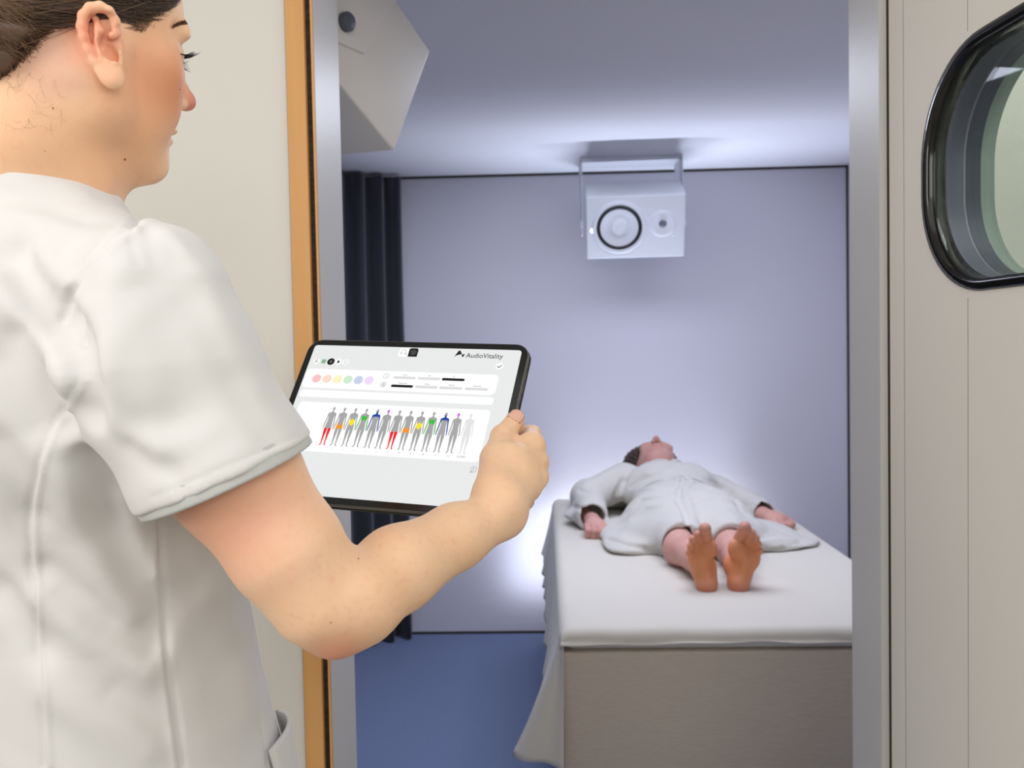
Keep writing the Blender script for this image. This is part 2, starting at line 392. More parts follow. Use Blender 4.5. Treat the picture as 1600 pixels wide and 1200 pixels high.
# ------------------------------------------------------------------ treatment bed
M_skirt = mat('taupe_woven_skirt', srgb(208, 196, 179), .85, .2, noise=(40, .3, (1, 1, 22)), col2=srgb(186, 174, 158), bump=(700, .3, .001))
M_matt = mat('mattress_cover', srgb(215, 213, 208), .8, .2)
M_sheet = mat('ivory_cotton_sheet', srgb(212, 206, 194), .85, .15, bump=(1100, .25, .0006), sheen=.2)
BX0, BX1, BY0, BY1, BT = .032, 1.052, 2.335, 4.395, .715
bed = empty('treatment_bed', ((BX0+BX1)/2, BY0, 0), 'wide treatment bed with taupe fabric-clad base standing in the blue-carpeted room', 'bed')
def child(o, root):
    o.parent = root; o.matrix_parent_inverse = root.matrix_world.inverted(); return o
bpy.context.view_layer.update()
bed.matrix_world
def childb(o, root):
    o.parent = root; o.matrix_parent_inverse = Matrix.Translation(root.location).inverted(); return o
childb(boxobj('bed_base', BX0, BX1, BY0, BY1, .004, .655, M_skirt, bev=.006), bed)
childb(boxobj('mattress', BX0+.004, BX1-.004, BY0+.004, BY1-.004, .655, BT-.003, M_matt, bev=.03), bed)

def fold_noise(a, b, c=0.0):
    return (math.sin(a*7.1+c)*math.cos(b*5.3+1.3*c)+.5*math.sin(a*15.7+b*9.1+c*2.1)+.3*math.sin(b*23.0-a*11.0+c))/1.8
# sheet: top, a short front turn-down, a hanging left side and the loose corner flap
bm = bmesh.new()
ys = list(np.linspace(BY0+.03, BY1, 110))
rowsS = []
def side_profile(y):
    """points of one cross-section from right hem over the top to the left hem"""
    t = (y-BY0)/(BY1-BY0)
    pts = []
    zhem_r = .655
    for k in range(4): pts.append((BX1+.004, zhem_r+(BT-.03-zhem_r)*k/3))
    for k in range(1, 6): a = PI/2*k/6; pts.append((BX1+.004-.03+.03*math.cos(a), BT-.03+.03*math.sin(a)))
    for k in range(0, 41):
        u = k/40; x = BX1-.026+(BX0+.026-(BX1-.026))*u
        h = .0025*fold_noise(x*1.3, y*.9)+.0015*fold_noise(x*4, y*3, 2)
        pts.append((x, BT+max(h, -.002)))
    for k in range(1, 6): a = PI/2*k/6; pts.append((BX0-.004+.03-.03*math.sin(a), BT-.03+.03*math.cos(a)))
    zb = .36+.075*min(1, t/.9)+.012*math.sin(y*9)
    flare = .115*math.exp(-((y-BY0)/.30)**1.3)+.02+.028*t
    for k in range(0, 22):
        u = k/21; z = (BT-.03)+(zb-(BT-.03))*u
        fold = (.012*math.sin(y*26+1.2*math.sin(y*5))+.003*math.sin(y*57+1))*u**1.1
        pts.append((BX0-.005-flare*u**1.25-abs(fold)*.6-fold*.4, z))
    return pts
for y in ys:
    rowsS.append([bm.verts.new((x, y, z)) for x, z in side_profile(y)])
for a, b in zip(rowsS, rowsS[1:]):
    for k in range(len(a)-1): bm.faces.new((a[k], b[k], b[k+1], a[k+1]))
# front turn-down (rows forward of the first)
first = rowsS[0]; prev = first; ntop0, ntop1 = 4, 4+5+41+4
front = []
prof0 = side_profile(ys[0])
i0, i1 = 0, 4+5+41+5       # columns which turn down in front
rr = .03; last_row = first
frows = [[(v.co.x, v.co.y, v.co.z) for v in first[i0:i1]]]
for j in range(1, 12):
    row = []
    for i in range(i0, i1):
        x, z = prof0[i]
        if j <= 6:
            a = PI/2*j/6; y = BY0-.006+rr-rr*math.sin(a); zz = z-(rr-rr*math.cos(a))*max(0, min(1, (z-.655)/.03)) 
        else:
            y = BY0-.006-.0012*(j-6)-.002*math.sin(x*21); zz0 = BT-.03; zz = min(z, zz0)-(j-6)*.0012-(.003*math.sin(x*9)+.002*math.sin(x*31))*((j-6)/5)
        # pull the corner ends in so that the turn-down rounds the corner
        row.append(bm.verts.new((x, y, zz)))
    src = last_row[i0:i1] if j == 1 else last_row
    for k in range(len(row)-1): bm.faces.new((src[k], src[k+1], row[k+1], row[k]))
    last_row = row
# loose corner flap from the left hem's front edge round to the bed's front corner
edge = first[i1-1:]           # hanging column at the front of the left side
ecos = [v.co.copy() for v in edge]
nh = len(edge); prevc = edge
NF = 12
for c in range(1, NF+1):
    u = c/NF; col_ = []
    for k in range(nh):
        t = k/(nh-1); p = ecos[k]
        xe = BX0+.004-.004*t; ye = BY0-.010-.014*t
        ze = (BT-.032)+(.352-(BT-.032))*t
        x = p.x+(xe-p.x)*u; z = p.z+(ze-p.z)*u+.006*math.sin(u*PI)*t
        y = p.y+(ye-p.y)*u - (.020*math.sin(u*PI)+.015*math.sin(u*2*PI+.5))*t
        col_.append(bm.verts.new((x, y, z)))
    for k in range(nh-1): bm.faces.new((prevc[k], prevc[k+1], col_[k+1], col_[k]))
    prevc = col_
bmesh.ops.remove_doubles(bm, verts=bm.verts, dist=.0008)
sheet = obj('bed_sheet', bm, M_sheet, smooth=True)
md = sheet.modifiers.new('t', 'SOLIDIFY'); md.thickness = .0025; md.offset = 0
tag(sheet, 'ivory sheet laid over the treatment bed, its loose corner hanging at the left', 'sheet')

# pillow under head and shoulders
def superpillow(name, cx, cy, cz, sx, sy, sz, m, rot=0, nu=40, nv=20, seed=0):
    bm = bmesh.new(); rows = []
    for j in range(nv+1):
        ph = -PI/2+PI*j/nv; row = []
        for i in range(nu):
            th = 2*PI*i/nu
            c = lambda v, e: math.copysign(abs(v)**e, v)
            x = sx*c(math.cos(ph), .55)*c(math.cos(th), .45); y = sy*c(math.cos(ph), .55)*c(math.sin(th), .45); z = sz*c(math.sin(ph), 1.0)
            edge = max(abs(x)/sx, abs(y)/sy); z *= (1-.45*edge**4)
            n = 1+.05*fold_noise(x*9+seed, y*9)
            X, Y = x*math.cos(rot)-y*math.sin(rot), x*math.sin(rot)+y*math.cos(rot)
            row.append(bm.verts.new((cx+X*n, cy+Y*n, cz+z*n)))
        rows.append(row)
    for a, b in zip(rows, rows[1:]):
        for k in range(nu): bm.faces.new((a[k], a[(k+1) % nu], b[(k+1) % nu], b[k]))
    bmesh.ops.remove_doubles(bm, verts=bm.verts, dist=.0003)
    return obj(name, bm, m, smooth=True)
M_towel = mat('white_terry', srgb(222, 220, 216), .95, .1, bump=(420, .7, .003), sheen=.4)
pw = superpillow('pillow', .47, 4.21, BT+.045, .35, .17, .045, M_sheet)
tag(pw, 'flat white pillow under the head of the person in the bathrobe', 'pillow')

# ------------------------------------------------------------------ tablet
TR = Matrix(((0.96224, 0.19598, 0.18893, -0.16949), (-0.26866, 0.79550, 0.54314, 0.99225), (-0.04385, -0.57339, 0.81811, 1.37569), (0, 0, 0, 1)))
tab = empty('tablet', (0, 0, 0), 'large black-bezelled tablet with lit screen, held up by the person in white tunic', 'tablet')
tab.matrix_world = TR
def tmesh(bm, name, m, parent, smooth=False, label=None):
    return obj(name, bm, m, parent, smooth, label)
def rr2(w, h, r, n=10, cx=0, cy=0):
    return [(x+cx, y+cy) for x, y in rrect(-w/2, w/2, -h/2, h/2, r, n)]
M_tabm = mat('space_grey_aluminium', srgb(118, 114, 108), .32, .5, metal=.8)
M_bez = mat('black_tablet_glass', srgb(12, 15, 12), .12, .5)
# local frame: X right, Z up, front faces -Y (screen plane at y=0)
bm = bmesh.new()
TW, TH = .2806, .2149
loops = []
for ins, y in ((.0012, -.0001), (.0003, .0003), (0, .0012), (0, .0052), (.0004, .0060), (.0018, .0064)):
    loops.append([Vector((x, y, z)) for x, z in rr2(TW-2*ins, TH-2*ins, .018-ins)])
rg = band(bm, loops); bm.faces.new(rg[-1])
tmesh(bm, 'tablet_body', M_tabm, tab, True)
bm = bmesh.new(); L = [Vector((x, -.0002, z)) for x, z in rr2(TW-.0024, TH-.0024, .0168)]; L2 = [Vector((x, .0004, z)) for x, z in rr2(TW-.0024, TH-.0024, .0168)]
rg = band(bm, [L, L2]); bm.faces.new(rg[0]); bm.faces.new(list(reversed(rg[1]))); tmesh(bm, 'bezel_glass', M_bez, tab)
# folded case lip behind the tablet
bm = bmesh.new(); loops = [[Vector((x, y, z)) for x, z in rr2(TW+.001-2*i_, TH+.001-2*i_, .018-i_)] for i_, y in ((0, .0070), (0, .0098), (.002, .0108))]
rg = band(bm, loops); bm.faces.new(rg[-1]); bm.faces.new(list(reversed(rg[0]))); tmesh(bm, 'folio_case', mat('dark_olive_folio', srgb(58, 56, 48), .6, .3), tab, True)
# buttons and a speaker slot row on the right-hand edge
for zz in (.066, .049):
    boxobj('side_button', TW/2-.0004, TW/2+.0007, .0022, .0042, zz-.006, zz+.006, M_tabm, tab, bev=.0004)
SW, SH = .2626, .1971
def emi(name, r, g, b, s=1.0):
    m = bpy.data.materials.new('screen_'+name); m.use_nodes = True; nt = m.node_tree
    bs = nt.nodes['Principled BSDF']; bs.inputs['Base Color'].default_value = (.01, .01, .01, 1); bs.inputs['Roughness'].default_value = .25; bs.inputs['Specular IOR Level'].default_value = .2
    bs.inputs['Emission Color'].default_value = srgb(r, g, b); bs.inputs['Emission Strength'].default_value = s
    return m
E_ = {k: emi(k, *v) for k, v in dict(bg=(232, 234, 234), white=(254, 254, 254), black=(14, 14, 14), grey=(166, 166, 166), pale=(226, 227, 226), line=(120, 120, 120), bar=(220, 220, 221),
      red=(244, 18, 22), orange=(248, 148, 22), yellow=(246, 230, 28), green=(56, 190, 58), blue=(24, 62, 168), purple=(204, 104, 238), lilac=(178, 160, 208),
      pink=(249, 196, 196), peach=(252, 220, 202), cream=(250, 243, 196), mint=(204, 238, 206), sky=(200, 210, 234), violet=(242, 218, 250), mint2=(206, 232, 212), teal=(96, 140, 108)).items()}
LAY = [0]
def scr(x, y, lay): return Vector((x/1000-SW/2, -.0006-lay*.00010, SH/2-y/1000))
bm = bmesh.new(); L = [scr(x+131.3, y+98.55, 0) for x, y in rr2(262.6, 197.1, 4)]; bm.faces.new([bm.verts.new(p) for p in L])
L2 = [bm.verts.new(p+Vector((0, .0003, 0))) for p in L]; bm.faces.new(list(reversed(L2)))
screen = tmesh(bm, 'screen', E_['bg'], tab, label='lit pale grey screen')
def flat(name, polys, m, lay):
    """polygons in screen millimetres (x right, y down) as one flat graphic on the screen"""
    bm = bmesh.new()
    for pl in polys:
        tri = mathutils.geometry.tessellate_polygon([[Vector((x, y, 0)) for x, y in pl]])
        vs = [bm.verts.new(scr(x, y, lay)) for x, y in pl]
        for t in tri:
            try: bm.faces.new([vs[i] for i in t])
            except ValueError: pass
    me = bpy.data.meshes.new(name)
    for f in bm.faces:
        f.normal_update()
        if f.normal.y > 0: f.normal_flip()
    bm.to_mesh(me); bm.free()
    return link(name, me, m, screen, smooth=False)
def disc(cx, cy, r, n=28): return [(cx+r*math.cos(2*PI*k/n), cy+r*math.sin(2*PI*k/n)) for k in range(n)]
def stroke(pts, w, closed=False):
    out = []
    seq = list(zip(pts, pts[1:]))+([(pts[-1], pts[0])] if closed else [])
    for (x0, y0), (x1, y1) in seq:
        L = math.hypot(x1-x0, y1-y0) or 1; nx, ny = -(y1-y0)/L*w/2, (x1-x0)/L*w/2; ex, ey = (x1-x0)/L*w/4, (y1-y0)/L*w/4
        out.append([(x0-ex+nx, y0-ey+ny), (x1+ex+nx, y1+ey+ny), (x1+ex-nx, y1+ey-ny), (x0-ex-nx, y0-ey-ny)])
    return out
def circ(cx, cy, r, w, n=24, a0=0, a1=360):
    return stroke([(cx+r*math.cos(math.radians(a0+(a1-a0)*k/n)), cy+r*math.sin(math.radians(a0+(a1-a0)*k/n))) for k in range(n+1)], w)
def card(x0, y0, x1, y1, r): return [(x+(x0+x1)/2, y+(y0+y1)/2) for x, y in rr2(x1-x0, y1-y0, r, 6)]
def text(name, s, x, y, size, m, lay, align='LEFT', width=None, shear=0, wt=0):
    cu = bpy.data.curves.new(name, 'FONT'); cu.body = s; cu.size = size; cu.align_x = align; cu.offset = wt; cu.resolution_u = 3; cu.shear = shear
    o = bpy.data.objects.new(name, cu); C.objects.link(o); bpy.context.view_layer.update()
    dg = bpy.context.evaluated_depsgraph_get(); me = bpy.data.meshes.new_from_object(o.evaluated_get(dg)); bpy.data.objects.remove(o)
    xs = [v.co.x for v in me.vertices]; k = width/(max(xs)-min(xs)) if width else 1; x_0 = min(xs) if width else 0
    for v in me.vertices: v.co = scr(x+(v.co.x-x_0)*k, y-v.co.y, lay)
    me.materials.clear(); me.name = name
    return link(name, me, m, screen, smooth=False)
flat('settings_card', [card(1.5, 34.0, 243, 60.8, 6)], E_['white'], 1)
flat('message_bar', [card(3.0, 63.6, 243, 73.4, 3.5)], E_['white'], 1)
flat('body_map_card', [card(7.0, 80.0, 243, 144.2, 5)], E_['white'], 1)
for x, c in ((18.0, 'pink'), (31.9, 'peach'), (45.7, 'cream'), (59.3, 'mint'), (72.8, 'sky'), (86.3, 'violet')):
    flat('colour_dot', [disc(x, 47.9, 5.7)], E_[c], 2)
for x, c, r in ((9.4, 'white', 4.3), (19.3, 'mint2', 4.3), (28.9, 'white', 5.6), (38.8, 'white', 4.3), (48.6, 'white', 4.3)):
    flat('icon_disc', [disc(x, 23.5, r)], E_[c], 1)
flat('icon_disc', [disc(28.9, 23.5, 4.9)], E_['black'], 2)
flat('person_icon', circ(9.4, 21.6, 1.5, .35)+stroke([(9.4, 23.1), (7.0, 26.2)], .45)+stroke([(9.4, 23.1), (11.8, 26.2)], .45)+stroke([(8.2, 24.2), (10.6, 24.2)], .35), E_['black'], 3)
flat('grid_icon', [card(19.3+dx-.75, 23.5+dy-.75, 19.3+dx+.75, 23.5+dy+.75, .2) for dx in (-1.8, 0, 1.8) for dy in (-1.8, 0, 1.8)], E_['teal'], 3)
flat('target_icon', circ(28.9, 23.5, 1.5, .25)+circ(28.9, 23.5, .6, .3), E_['grey'], 3)
flat('play_icon', [[(37.6, 21.0), (41.4, 23.5), (37.6, 26.0)]], E_['black'], 3)
flat('file_icon', stroke([(46.9, 20.9), (49.4, 20.9), (50.5, 22.0), (50.5, 26.2), (46.9, 26.2)], .3, True)+stroke([(47.7, 23.4), (49.7, 23.4)], .25)+stroke([(47.7, 24.6), (49.7, 24.6)], .25), E_['line'], 3)
def tabshape(x0, x1, y0, y1, r=3): return [(x0, y1), (x0, y0+r)]+[(x0+r-r*math.cos(a), y0+r-r*math.sin(a)) for a in np.linspace(0, PI/2, 6)][1:]+[(x1-r+r*math.sin(a), y0+r-r*math.cos(a)) for a in np.linspace(0, PI/2, 6)]+[(x1, y1)]
flat('headphone_tab', [tabshape(113.0, 125.2, 1.0, 13.1)], E_['white'], 1)
flat('headphone_icon', circ(119.2, 6.6, 3.0, .4, 14, 180, 360)+circ(116.4, 8.6, 1.2, .4)+circ(122.0, 8.6, 1.2, .4)+stroke([(122.4, 9.9), (123.6, 11.4)], .4), E_['line'], 2)
flat('room_tab', [tabshape(125.4, 137.0, 1.0, 13.1)], E_['black'], 1)
flat('room_icon', stroke([(131.2+3.6*math.sin(math.radians(60*k)), 7.0+3.6*math.cos(math.radians(60*k))) for k in range(6)], .3, True)+circ(131.2, 7.0, 1.7, .3)+stroke([(131.2, 7), (128.1, 5.2)], .3)+stroke([(131.2, 7), (134.3, 5.2)], .3)+stroke([(131.2, 7), (131.2, 10.6)], .3), E_['line'], 2)
flat('logo_mark', [[(183.4, 12.0), (184.2, 9.6), (186.0, 5.2), (187.2, 3.0), (188.3, 2.4), (189.4, 3.0), (191.3, 6.2), (191.9, 8.0), (189.0, 8.2), (185.4, 9.8)],
                   [(191.7, 8.0), (193.0, 7.9), (194.9, 7.3), (195.7, 7.8), (194.6, 10.6), (193.8, 11.9), (193.0, 11.2)]], E_['black'], 2)
text('logo_text', 'AudioVitality', 197.4, 12.1, 9.2, E_['black'], 2, width=44.6, wt=.05)
flat('check_disc', [disc(240.3, 22.4, 4.5)], E_['white'], 1)
flat('check_icon', stroke([(238.1, 22.6), (240.0, 24.3), (242.8, 20.9)], .9), E_['black'], 2)
flat('clock_icon', circ(106.4, 40.9, 3.3, .35)+stroke([(106.4, 38.8), (106.4, 41.2), (107.8, 42.6)], .35), E_['line'], 2)
flat('brain_icon', circ(105.9, 52.8, 3.3, .35)+circ(104.9, 52.2, 1.2, .3)+circ(107.1, 51.8, 1.1, .3)+circ(106.6, 54.2, 1.2, .3)+stroke([(105.9, 49.6), (105.9, 56)], .3), E_['line'], 2)
for x, c, s in ((116.0, 'bar', 'Intro'), (146.3, 'bar', "30'"), (176.0, 'black', "42'")):
    flat('duration_bar', [card(x, 40.7, x+27.5, 44.1, 1.6)], E_[c], 2)
    text('duration_text', s, x+13.7, 39.4, 2.6, E_['line'], 2, align='CENTER')
for x, c, s in ((116.0, 'black', 'Diagnostic'), (146.3, 'bar', 'Relax'), (175.8, 'bar', 'Mixed'), (206.2, 'bar', 'Stimulate')):
    flat('mode_bar', [card(x, 52.1, x+27.4, 55.5, 1.6)], E_[c], 2)
    text('mode_text', s, x+13.7, 50.8, 2.7, E_['line'], 2, align='CENTER')
# the little human figures
def figure_parts(cx):
    ty = 85.2
    def X(pts): return [(cx+a, ty+b) for a, b in pts]
    mir = lambda pts: pts+[(-a, b) for a, b in reversed(pts)]
    head = [(cx+1.55*math.cos(t), ty+2.7+2.25*math.sin(t)) for t in np.linspace(0, 2*PI, 18)[:-1]]
    neck = X([(-.75, 4.4), (.75, 4.4), (.8, 6.6), (-.8, 6.6)])
    torso = X(mir([(0, 6.0), (.8, 6.2), (1.6, 7.2), (4.3, 8.2), (4.9, 9.6), (3.6, 12.5), (3.2, 17), (3.3, 20), (3.9, 24.5), (4.15, 28.3), (0, 28.3)]))
    arm = [X([(4.0, 8.1), (5.0, 8.9), (5.2, 12), (5.5, 16), (6.0, 20), (6.5, 24.5), (6.6, 27.5), (6.2, 29.4), (5.5, 29.0), (5.6, 26.5), (5.1, 23.8), (4.4, 18), (4.0, 13.5), (3.4, 10)])]
    arm.append([(2*cx-a, b) for a, b in arm[0]])
    leg = [X([(.25, 28.2), (4.15, 28.2), (4.1, 32), (3.5, 37), (3.3, 40.5), (3.0, 45), (2.6, 47.5), (3.9, 49.8), (3.5, 50.7), (2.2, 49.8), (1.3, 47.5), (1.5, 44), (1.0, 38), (.6, 33)])]
    leg.append([(2*cx-a, b) for a, b in leg[0]])
    return head, neck, torso, arm, leg
fx = [54.4, 68.2, 82.0, 95.8, 109.7, 123.1, 136.9, 150.5, 164.2, 178.2, 192.6, 207.2, 221.8]
for i, cx in enumerate(fx):
    head, neck, torso, arm, leg = figure_parts(cx)
    k = i % 6; T0 = 85.2
    hl = {0: 'red legs', 1: 'orange hips', 2: 'yellow waist', 3: 'green chest', 4: 'blue neck and arms', 5: 'purple head'}[k] if i < 12 else None
    base = 'pale' if i == 12 else 'grey'
    polys = [torso, neck]
    if not (k == 5 and i < 12): polys.append(head)
    if not (k == 0 and i < 12): polys += leg
    if not (k == 4 and i < 12): polys += arm
    g = flat('body_figure', polys, E_[base], 2)
    if i == 12: g['label'] = 'pale last body figure'; continue
    g['label'] = 'grey body figure with '+hl
    Z = lambda pts: [(cx+a, T0+b) for a, b in pts]
    if k == 0: h = [p for p in leg]; c = 'red'
    if k == 1: h = [Z([(-3.6, 22.0), (-2.6, 21.2), (-1.2, 23.6), (0, 24.1), (1.2, 23.6), (2.6, 21.2), (3.6, 22.0), (4.15, 28.4), (-4.15, 28.4)])]; c = 'orange'
    if k == 2: h = [Z([(0, 13.8), (1.3, 16.2), (3.1, 16.0), (3.2, 20.2), (1.8, 22.4), (0, 24.0), (-1.8, 22.4), (-3.2, 20.2), (-3.1, 16.0), (-1.3, 16.2)])]; c = 'yellow'
    if k == 3: h = [Z([(-3.6, 10.4), (3.6, 10.4), (3.5, 15.4), (2.0, 16.6), (.9, 16.0), (.4, 14.8), (-.4, 14.8), (-.9, 16.0), (-2.0, 16.6), (-3.5, 15.4)]),
                    Z([(4.4, 16), (5.3, 16), (6.2, 21.5), (6.7, 27.5), (6.2, 29.4), (5.5, 29.0), (5.5, 26), (5.0, 22)]), Z([(-4.4, 16), (-5.3, 16), (-6.2, 21.5), (-6.7, 27.5), (-6.2, 29.4), (-5.5, 29.0), (-5.5, 26), (-5.0, 22)])]; c = 'green'
    if k == 4: h = [neck, Z([(-1.7, 3.4), (0, 4.6), (1.7, 3.4), (1.2, 5.4), (.8, 6.3), (-.8, 6.3), (-1.2, 5.4)]), Z([(-.9, 6.0), (.9, 6.0), (1.8, 7.0), (4.6, 8.2), (4.4, 10.4), (-4.4, 10.4), (-4.6, 8.2), (-1.8, 7.0)])]+arm; c = 'blue'
    if k == 5: h = [head]; c = 'purple'
    flat('body_highlight', h, E_[c], 3)
    text('figure_number', str(i+1), cx-.3, 140.2 if i < 6 else 139.9, 2.0 if i < 6 else 2.8, E_['line'], 2, align='CENTER')
text('figure_caption', 'OUTRO', 217.0, 140.0, 3.1, E_['line'], 2, width=9.6)
flat('help_icon', circ(239.2, 152.6, 3.2, .4)+stroke([(236.9, 154.9), (236.2, 156.6), (238.4, 155.8)], .4), E_['line'], 2)
text('help_mark', '?', 238.0, 154.6, 5.0, E_['black'], 2)

# ------------------------------------------------------------------ sculpting tools: signed distance fields turned into one smooth mesh
def smin(a, b, k):
    h = np.clip(.5+.5*(b-a)/k, 0, 1); return b+(a-b)*h-k*h*(1-h)
def smax(a, b, k): return -smin(-a, -b, k)
def V(*a): return np.array(a, dtype=np.float64)
def ell(Q, c, r, R=None):
    q = Q-np.asarray(c, float)
    if R is not None: q = q @ R            # columns of R are the local axes
    r = np.asarray(r, float); k0 = np.sqrt(((q/r)**2).sum(1)); k1 = np.sqrt(((q/(r*r))**2).sum(1))+1e-9
    return k0*(k0-1)/k1
def cap(Q, a, b, ra, rb=None):
    rb = ra if rb is None else rb
    a = np.asarray(a, float); b = np.asarray(b, float); ba = b-a; q = Q-a
    h = np.clip((q@ba)/max(ba@ba, 1e-12), 0, 1)
    return np.sqrt(((q-h[:, None]*ba)**2).sum(1))-(ra+(rb-ra)*h)
def chain(Q, pts, rs, k=.01):
    d = None
    for i in range(len(pts)-1):
        c = cap(Q, pts[i], pts[i+1], rs[i], rs[i+1]); d = c if d is None else smin(d, c, k)
    return d
def segd(Q, pts):
    d = None
    for a, b in zip(pts, pts[1:]):
        c = cap(Q, a, b, 0); d = c if d is None else np.minimum(d, c)
    return d
def crease(Q, pts, w, h):
    """a bump of height h (negative: groove) and half width w along a polyline"""
    A = np.asarray(pts, float); lo, hi = A.min(0)-3*w, A.max(0)+3*w
    k = ((Q > lo) & (Q < hi)).all(1); out = np.zeros(len(Q))
    if k.any(): out[k] = h*np.exp(-(segd(Q[k], pts)/w)**2)
    return out
def frame(fwd, up):
    f = np.asarray(fwd, float); f = f/np.linalg.norm(f); u = np.asarray(up, float); u = u-f*(u@f); u /= np.linalg.norm(u)
    r = np.cross(f, u); return np.stack([r, f, u], 1)
def polygonize(fn, lo, hi, vx, B=8, margin=1.5):
    lo = np.asarray(lo, float); hi = np.asarray(hi, float)
    nb = np.ceil((hi-lo)/vx/B).astype(int)+1; n = nb*B
    G = np.empty(n, np.float32)
    bi = np.stack(np.meshgrid(*[np.arange(k) for k in nb], indexing='ij'), -1).reshape(-1, 3)
    cen = lo+(bi*B+(B-1)/2)*vx; d = np.concatenate([fn(c) for c in np.array_split(cen, max(1, len(cen)//200000+1))])
    keep = np.abs(d) < vx*B*.87*margin
    Gb = G.reshape(nb[0], B, nb[1], B, nb[2], B)
    sg = np.where(d > 0, 1., -1.).reshape(nb)
    Gb[:] = sg[:, None, :, None, :, None].repeat(1, 1)
    loc = np.stack(np.meshgrid(*[np.arange(B)]*3, indexing='ij'), -1).reshape(-1, 3)
    kb = bi[keep]
    for ch in np.array_split(kb, max(1, len(kb)//400+1)):
        if not len(ch): continue
        pts = lo+((ch[:, None, :]*B+loc[None]).reshape(-1, 3))*vx
        v = fn(pts).reshape(len(ch), B, B, B)
        for i, (a, b, c) in enumerate(ch): Gb[a, :, b, :, c, :] = v[i]
    S = G < 0
    # cells with a sign change
    c8 = [S[i:n[0]-1+i, j:n[1]-1+j, k:n[2]-1+k] for i in (0, 1) for j in (0, 1) for k in (0, 1)]
    cnt = sum(c.astype(np.int8) for c in c8); act = (cnt > 0) & (cnt < 8)
    idx = np.argwhere(act); vid = -np.ones(act.shape, np.int32); vid[act] = np.arange(len(idx))
    acc = np.zeros((len(idx), 3)); num = np.zeros(len(idx))
    i0 = idx
    for ax in range(3):
        o1, o2 = [a for a in range(3) if a != ax]
        for u in (0, 1):
            for w_ in (0, 1):
                a = i0.copy(); a[:, o1] += u; a[:, o2] += w_; b = a.copy(); b[:, ax] += 1
                ga = G[a[:, 0], a[:, 1], a[:, 2]]; gb = G[b[:, 0], b[:, 1], b[:, 2]]
                cr = (ga < 0) != (gb < 0); t = np.where(cr, ga/(ga-gb+1e-20), 0)
                off = np.zeros((len(idx), 3)); off[:, o1] = u; off[:, o2] = w_; off[:, ax] = t
                acc[cr] += off[cr]; num[cr] += 1
    verts = lo+(idx+acc/num[:, None])*vx
    quads = []
    for ax in range(3):
        o1, o2 = [(1, 2), (2, 0), (0, 1)][ax]
        sl = [slice(0, n[0]-1), slice(0, n[1]-1), slice(0, n[2]-1)]
        s0 = S[tuple(sl)]; sl1 = list(sl); sl1[ax] = slice(1, n[ax]); s1 = S[tuple(sl1)]
        e = np.argwhere(s0 != s1); e = e[(e[:, o1] > 0) & (e[:, o2] > 0)]
        fl = s0[e[:, 0], e[:, 1], e[:, 2]]
        def g(d1, d2):
            a = e.copy(); a[:, o1] -= d1; a[:, o2] -= d2; return vid[a[:, 0], a[:, 1], a[:, 2]]
        q = np.stack([g(0, 0), g(1, 0), g(1, 1), g(0, 1)], 1)
        q[~fl] = q[~fl][:, ::-1]
        quads.append(q[(q >= 0).all(1)])
    return verts, np.concatenate(quads)
def field_normals(fn, pts, e=.0006):
    n = np.stack([fn(pts+np.eye(3)[i]*e)-fn(pts-np.eye(3)[i]*e) for i in range(3)], 1)
    return n/(np.linalg.norm(n, axis=1, keepdims=True)+1e-12)
def sculpt(name, pieces, m, parent=None, label=None, relax=1):
    """pieces: list of (field, lo, hi, voxel); all end up in one mesh"""
    vs, qs, off = [], [], 0
    for fn, lo, hi, vx in pieces:
        v, q = polygonize(fn, lo, hi, vx)
        for _ in range(relax):      # slide each vertex onto the zero surface
            d = fn(v); nn = field_normals(fn, v, vx*.5); v = v-nn*np.clip(d, -vx, vx)[:, None]*.7
        vs.append(v); qs.append(q+off); off += len(v)
    v = np.concatenate(vs); q = np.concatenate(qs)
    me = bpy.data.meshes.new(name)
    me.vertices.add(len(v)); me.vertices.foreach_set('co', v.astype(np.float32).ravel())
    me.loops.add(len(q)*4); me.loops.foreach_set('vertex_index', q.astype(np.int32).ravel())
    me.polygons.add(len(q)); me.polygons.foreach_set('loop_start', np.arange(0, len(q)*4, 4, dtype=np.int32)); me.polygons.foreach_set('loop_total', np.full(len(q), 4, np.int32))
    me.update(calc_edges=True); me.validate()
    return link(name, me, m, parent, True, label)
def bvh_of(o):
    dg = bpy.context.evaluated_depsgraph_get()
    me = o.data; return BVHTree.FromPolygons([v.co.copy() for v in me.vertices], [p.vertices[:] for p in me.polygons])
